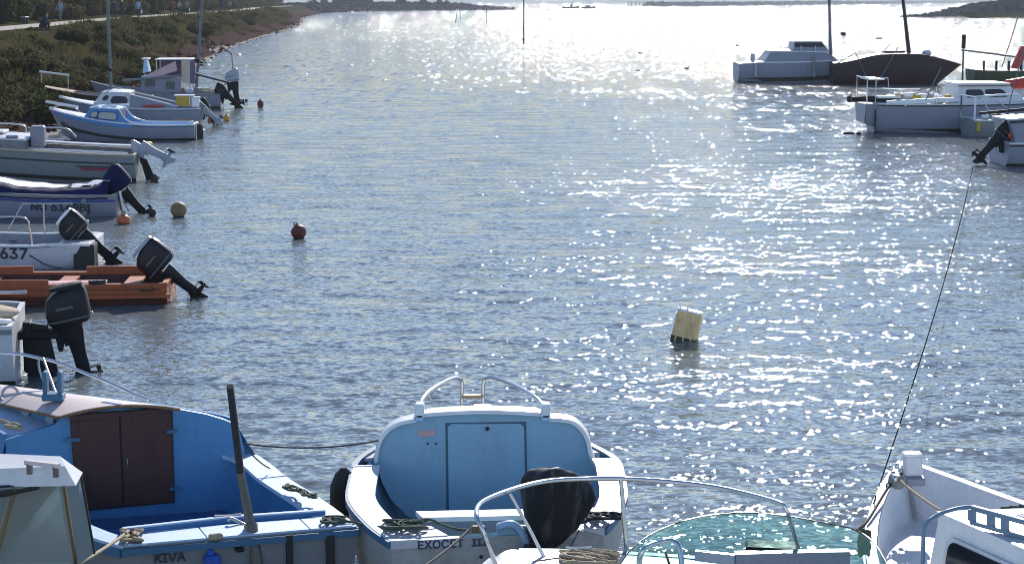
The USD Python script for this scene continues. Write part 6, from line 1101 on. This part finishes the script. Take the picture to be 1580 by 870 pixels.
# ================================================================= PEOPLE on the path
def limb(a, b, ra, rb):
    return m3.Manifold.batch_hull([m3.Manifold.sphere(ra, 12).translate(tuple(a)), m3.Manifold.sphere(rb, 12).translate(tuple(b))])
def solid(parts, edge=.05, n=4):
    m = parts[0]
    for p_ in parts[1:]: m = m + p_
    k = m.refine_to_length(edge).to_mesh(); q = trimesh.Trimesh(k.vert_properties[:, :3], k.tri_verts, process=True); trimesh.smoothing.filter_taubin(q, iterations=n); return q
def person(label, u, v, z, hd, top, legs, hair='hair', stride=.18, arm=.1, h=1.72, group='people walking on the path', carry=None):
    q = P(u, v, z); q = q; t = thing('person', label, 'person', q, hd, group); s = h / 1.75; J = lambda *a: V(*a) * s
    hips, neck, head = J(0, 0, .92), J(.02, 0, 1.45), J(.05, 0, 1.62); sk, cl, tr = [], [], []
    for sd, st in ((1, stride), (-1, -stride)):
        hp, kn, an, toe = J(0, .09 * sd, .90), J(st * .55 + .04, .10 * sd, .49), J(st * 1.3 - .03, .10 * sd, .09), J(st * 1.3 + .13, .11 * sd, .04)
        sk += [limb(hp, kn, .075 * s, .052 * s), limb(kn, an, .052 * s, .036 * s), limb(an, toe, .040 * s, .034 * s)]; tr += [limb(hp, kn, .098 * s, .068 * s), limb(kn, an, .068 * s, .056 * s)]
        sh, el, wr = J(.01, .19 * sd, 1.40), J(-st * .5, .24 * sd, 1.13), J(-st * .8 + .12 + arm, .22 * sd, .92); hd_ = wr + J(.04, -.01 * sd, -.08)
        sk += [limb(sh, el, .045 * s, .036 * s), limb(el, wr, .036 * s, .026 * s), limb(wr, hd_, .030 * s, .022 * s)]
        for k in range(4): f0 = hd_ + J(.012 * (k - 1.5), 0, .01); sk.append(limb(f0, f0 + J(.02 + .004 * k, -.004 * sd, -.07 + .01 * abs(k - 1.5)), .010 * s, .008 * s))
        sk.append(limb(wr, wr + J(.06, -.01 * sd, -.07), .012 * s, .009 * s)); cl += [limb(sh, el, .062 * s, .052 * s), limb(el, wr, .052 * s, .042 * s)]
    sk += [limb(hips, neck - J(0, 0, .1), .13 * s, .15 * s), limb(neck - J(0, .1, .08), neck - J(0, -.1, .08), .09 * s, .09 * s), limb(neck - J(0, 0, .06), head, .058 * s, .055 * s), limb(head + J(0, 0, .03), head - J(-.015, 0, .05), .098 * s, .072 * s), limb(head + J(.09, 0, -.02), head + J(.11, 0, -.035), .016 * s, .013 * s)]
    for sd in (1, -1): sk.append(limb(head + J(.0, .095 * sd, 0), head + J(-.01, .10 * sd, -.03), .018 * s, .014 * s))
    cl += [limb(J(0, 0, .92), neck - J(0, 0, .12), .165 * s, .175 * s), limb(neck - J(0, .13, .07), neck - J(0, -.13, .07), .095 * s, .095 * s)]; tr += [limb(J(0, -.06, .93), J(0, .06, .93), .145 * s, .145 * s)]
    part(t, 'body', solid(sk, .04, 3), 'skin', 60); part(t, 'jacket', solid(cl), top, 60); part(t, 'trousers', solid(tr), legs, 60)
    hr = m3.Manifold.sphere(.112 * s, 14).translate(tuple(head + J(-.012, 0, .045))) - m3.Manifold.cube((.3, .4, .4)).translate(tuple(head + J(.045, -.2, -.36))); part(t, 'hair', solid([hr], .05, 1), hair, 60)
    ey = MB()
    for sd in (1, -1): ey.ball(head + J(.088, .035 * sd, .01), (.012, .014, .009), 1)
    part(t, 'eyes', ey, 'rubber', 60); part(t, 'shoes', MB().box(J(stride * 1.3 + .05, .10, .05), (.27 * s, .1 * s, .09 * s), bev=.03).box(J(-stride * 1.3 + .05, -.10, .05), (.27 * s, .1 * s, .09 * s), bev=.03), 'cloth_black', 30)
    if carry: c = wpt(q, hd, .15, -.28, .0); b_ = thing('shopping_bag', carry, 'bag', c, hd); part(b_, 'sack', MB().box((0, 0, .52), (.30, .16, .36), bev=.05), 'white_cloth', 30); part(b_, 'strap', MB().tube([(-.1, 0, .68), (-.03, 0, .84), (.03, 0, .84), (.1, 0, .68)], .012, 5), 'white_cloth', 50)
    return t
ZP = 2.82
person('person in dark blue jacket, leftmost of three walking together on the path', 68, 33.5, ZP, -80, 'cloth_blue', 'cloth_navy'); person('person in navy walking in the middle of the group of three', 81, 33, ZP, -85, 'cloth_navy', 'cloth_black', stride=.1); person('person in pale blue top and grey jeans, rightmost of three on the path', 93, 32.5, ZP, -95, 'cloth_pale_blue', 'cloth_grey', stride=.14, h=1.68)
person('person in black standing left of the thin mast on the path', 177, 28, ZP, 90, 'cloth_navy', 'cloth_black', stride=.08); person('person in dark green-black with pale cap right of the thin mast', 189, 27.5, ZP, 80, 'cloth_black', 'cloth_black', 'cloth_white', .12)
person('person in pale violet top carrying a white bag along the path', 214, 27, ZP, 100, 'cloth_pale_blue', 'cloth_black', stride=.2, carry='white bag carried by the person in the pale violet top'); person('person in dark red jacket walking in the group near the second mast', 268, 22.5, ZP, 95, 'cloth_red', 'cloth_navy', stride=.12); person('person in tan coat beside the one in the dark red jacket', 277, 22, ZP, 85, 'cloth_tan', 'cloth_black', stride=.1, h=1.66); person('person in grey with a white bag nearest the second mast', 289, 22, ZP, 100, 'cloth_grey', 'cloth_black', stride=.16, carry='white bag carried by the person nearest the second mast')
person('person in navy walking alone farther along the path', 344, 17.6, ZP, 95, 'cloth_navy', 'cloth_navy', stride=.15); person('person in grey walking farthest along the path', 355, 16.5, ZP, 95, 'cloth_grey', 'cloth_black', stride=.15)
# crouching person at the edge of the path
def sitter():
    q = P(66, 47.5, 2.66); t = thing('person', 'person in dark navy crouching at the near edge of the path', 'person', q, -20); sk, cl, tr = [], [], []
    hip, neck, head = V(-.05, 0, .28), V(.16, 0, .74), V(.30, 0, .88)
    for sd in (1, -1):
        hp, kn, an, toe = V(-.05, .11 * sd, .26), V(.36, .15 * sd, .48), V(.30, .13 * sd, .08), V(.46, .14 * sd, .04); sk += [limb(hp, kn, .085, .058), limb(kn, an, .056, .038), limb(an, toe, .042, .034)]; tr += [limb(hp, kn, .105, .075), limb(kn, an, .072, .056), limb(an, toe, .05, .045)]
        sh, el, wr = V(.12, .19 * sd, .68), V(.32, .22 * sd, .50), V(.50, .08 * sd, .42); sk += [limb(sh, el, .046, .037), limb(el, wr, .036, .027), limb(wr, wr + V(.06, -.02 * sd, -.03), .03, .022)]; cl += [limb(sh, el, .065, .054), limb(el, wr, .054, .042)]
        for k in range(4): f0 = wr + V(.06, -.02 * sd + .012 * (k - 1.5), -.03); sk.append(limb(f0, f0 + V(.05 - .008 * abs(k - 1.5), -.01 * sd, -.03), .010, .008))
        sk.append(limb(wr, wr + V(.05, -.05 * sd, .01), .012, .009))
    sk += [limb(hip, neck, .14, .13), limb(neck, head, .06, .055), limb(head + V(0, 0, .03), head + V(.03, 0, -.05), .10, .072), limb(head + V(.09, 0, -.03), head + V(.11, 0, -.05), .016, .013)]; cl += [limb(hip, neck, .175, .165), limb(neck - V(.02, .13, .02), neck - V(.02, -.13, .02), .095, .095)]
    part(t, 'body', solid(sk, .04, 3), 'skin', 60); part(t, 'jacket', solid(cl), 'cloth_navy', 60); part(t, 'trousers', solid(tr), 'cloth_black', 60); part(t, 'hair', solid([m3.Manifold.sphere(.112, 14).translate((.285, 0, .925)) - m3.Manifold.cube((.3, .4, .4)).translate((.36, -.2, .55))], .05, 1), 'hair', 60)
sitter()
b = P(38, 36, 2.85); t = thing('bench', 'low grey stone bench beyond the path, upper left', 'bench', b, 95); part(t, 'seat', MB().box((0, 0, .42), (1.5, .4, .09), bev=.02), 'hull_grey', 30)
for x in (-.55, .55): part(t, 'leg', MB().box((x, 0, .19), (.16, .34, .38), bev=.02), 'rock_grey', 30)
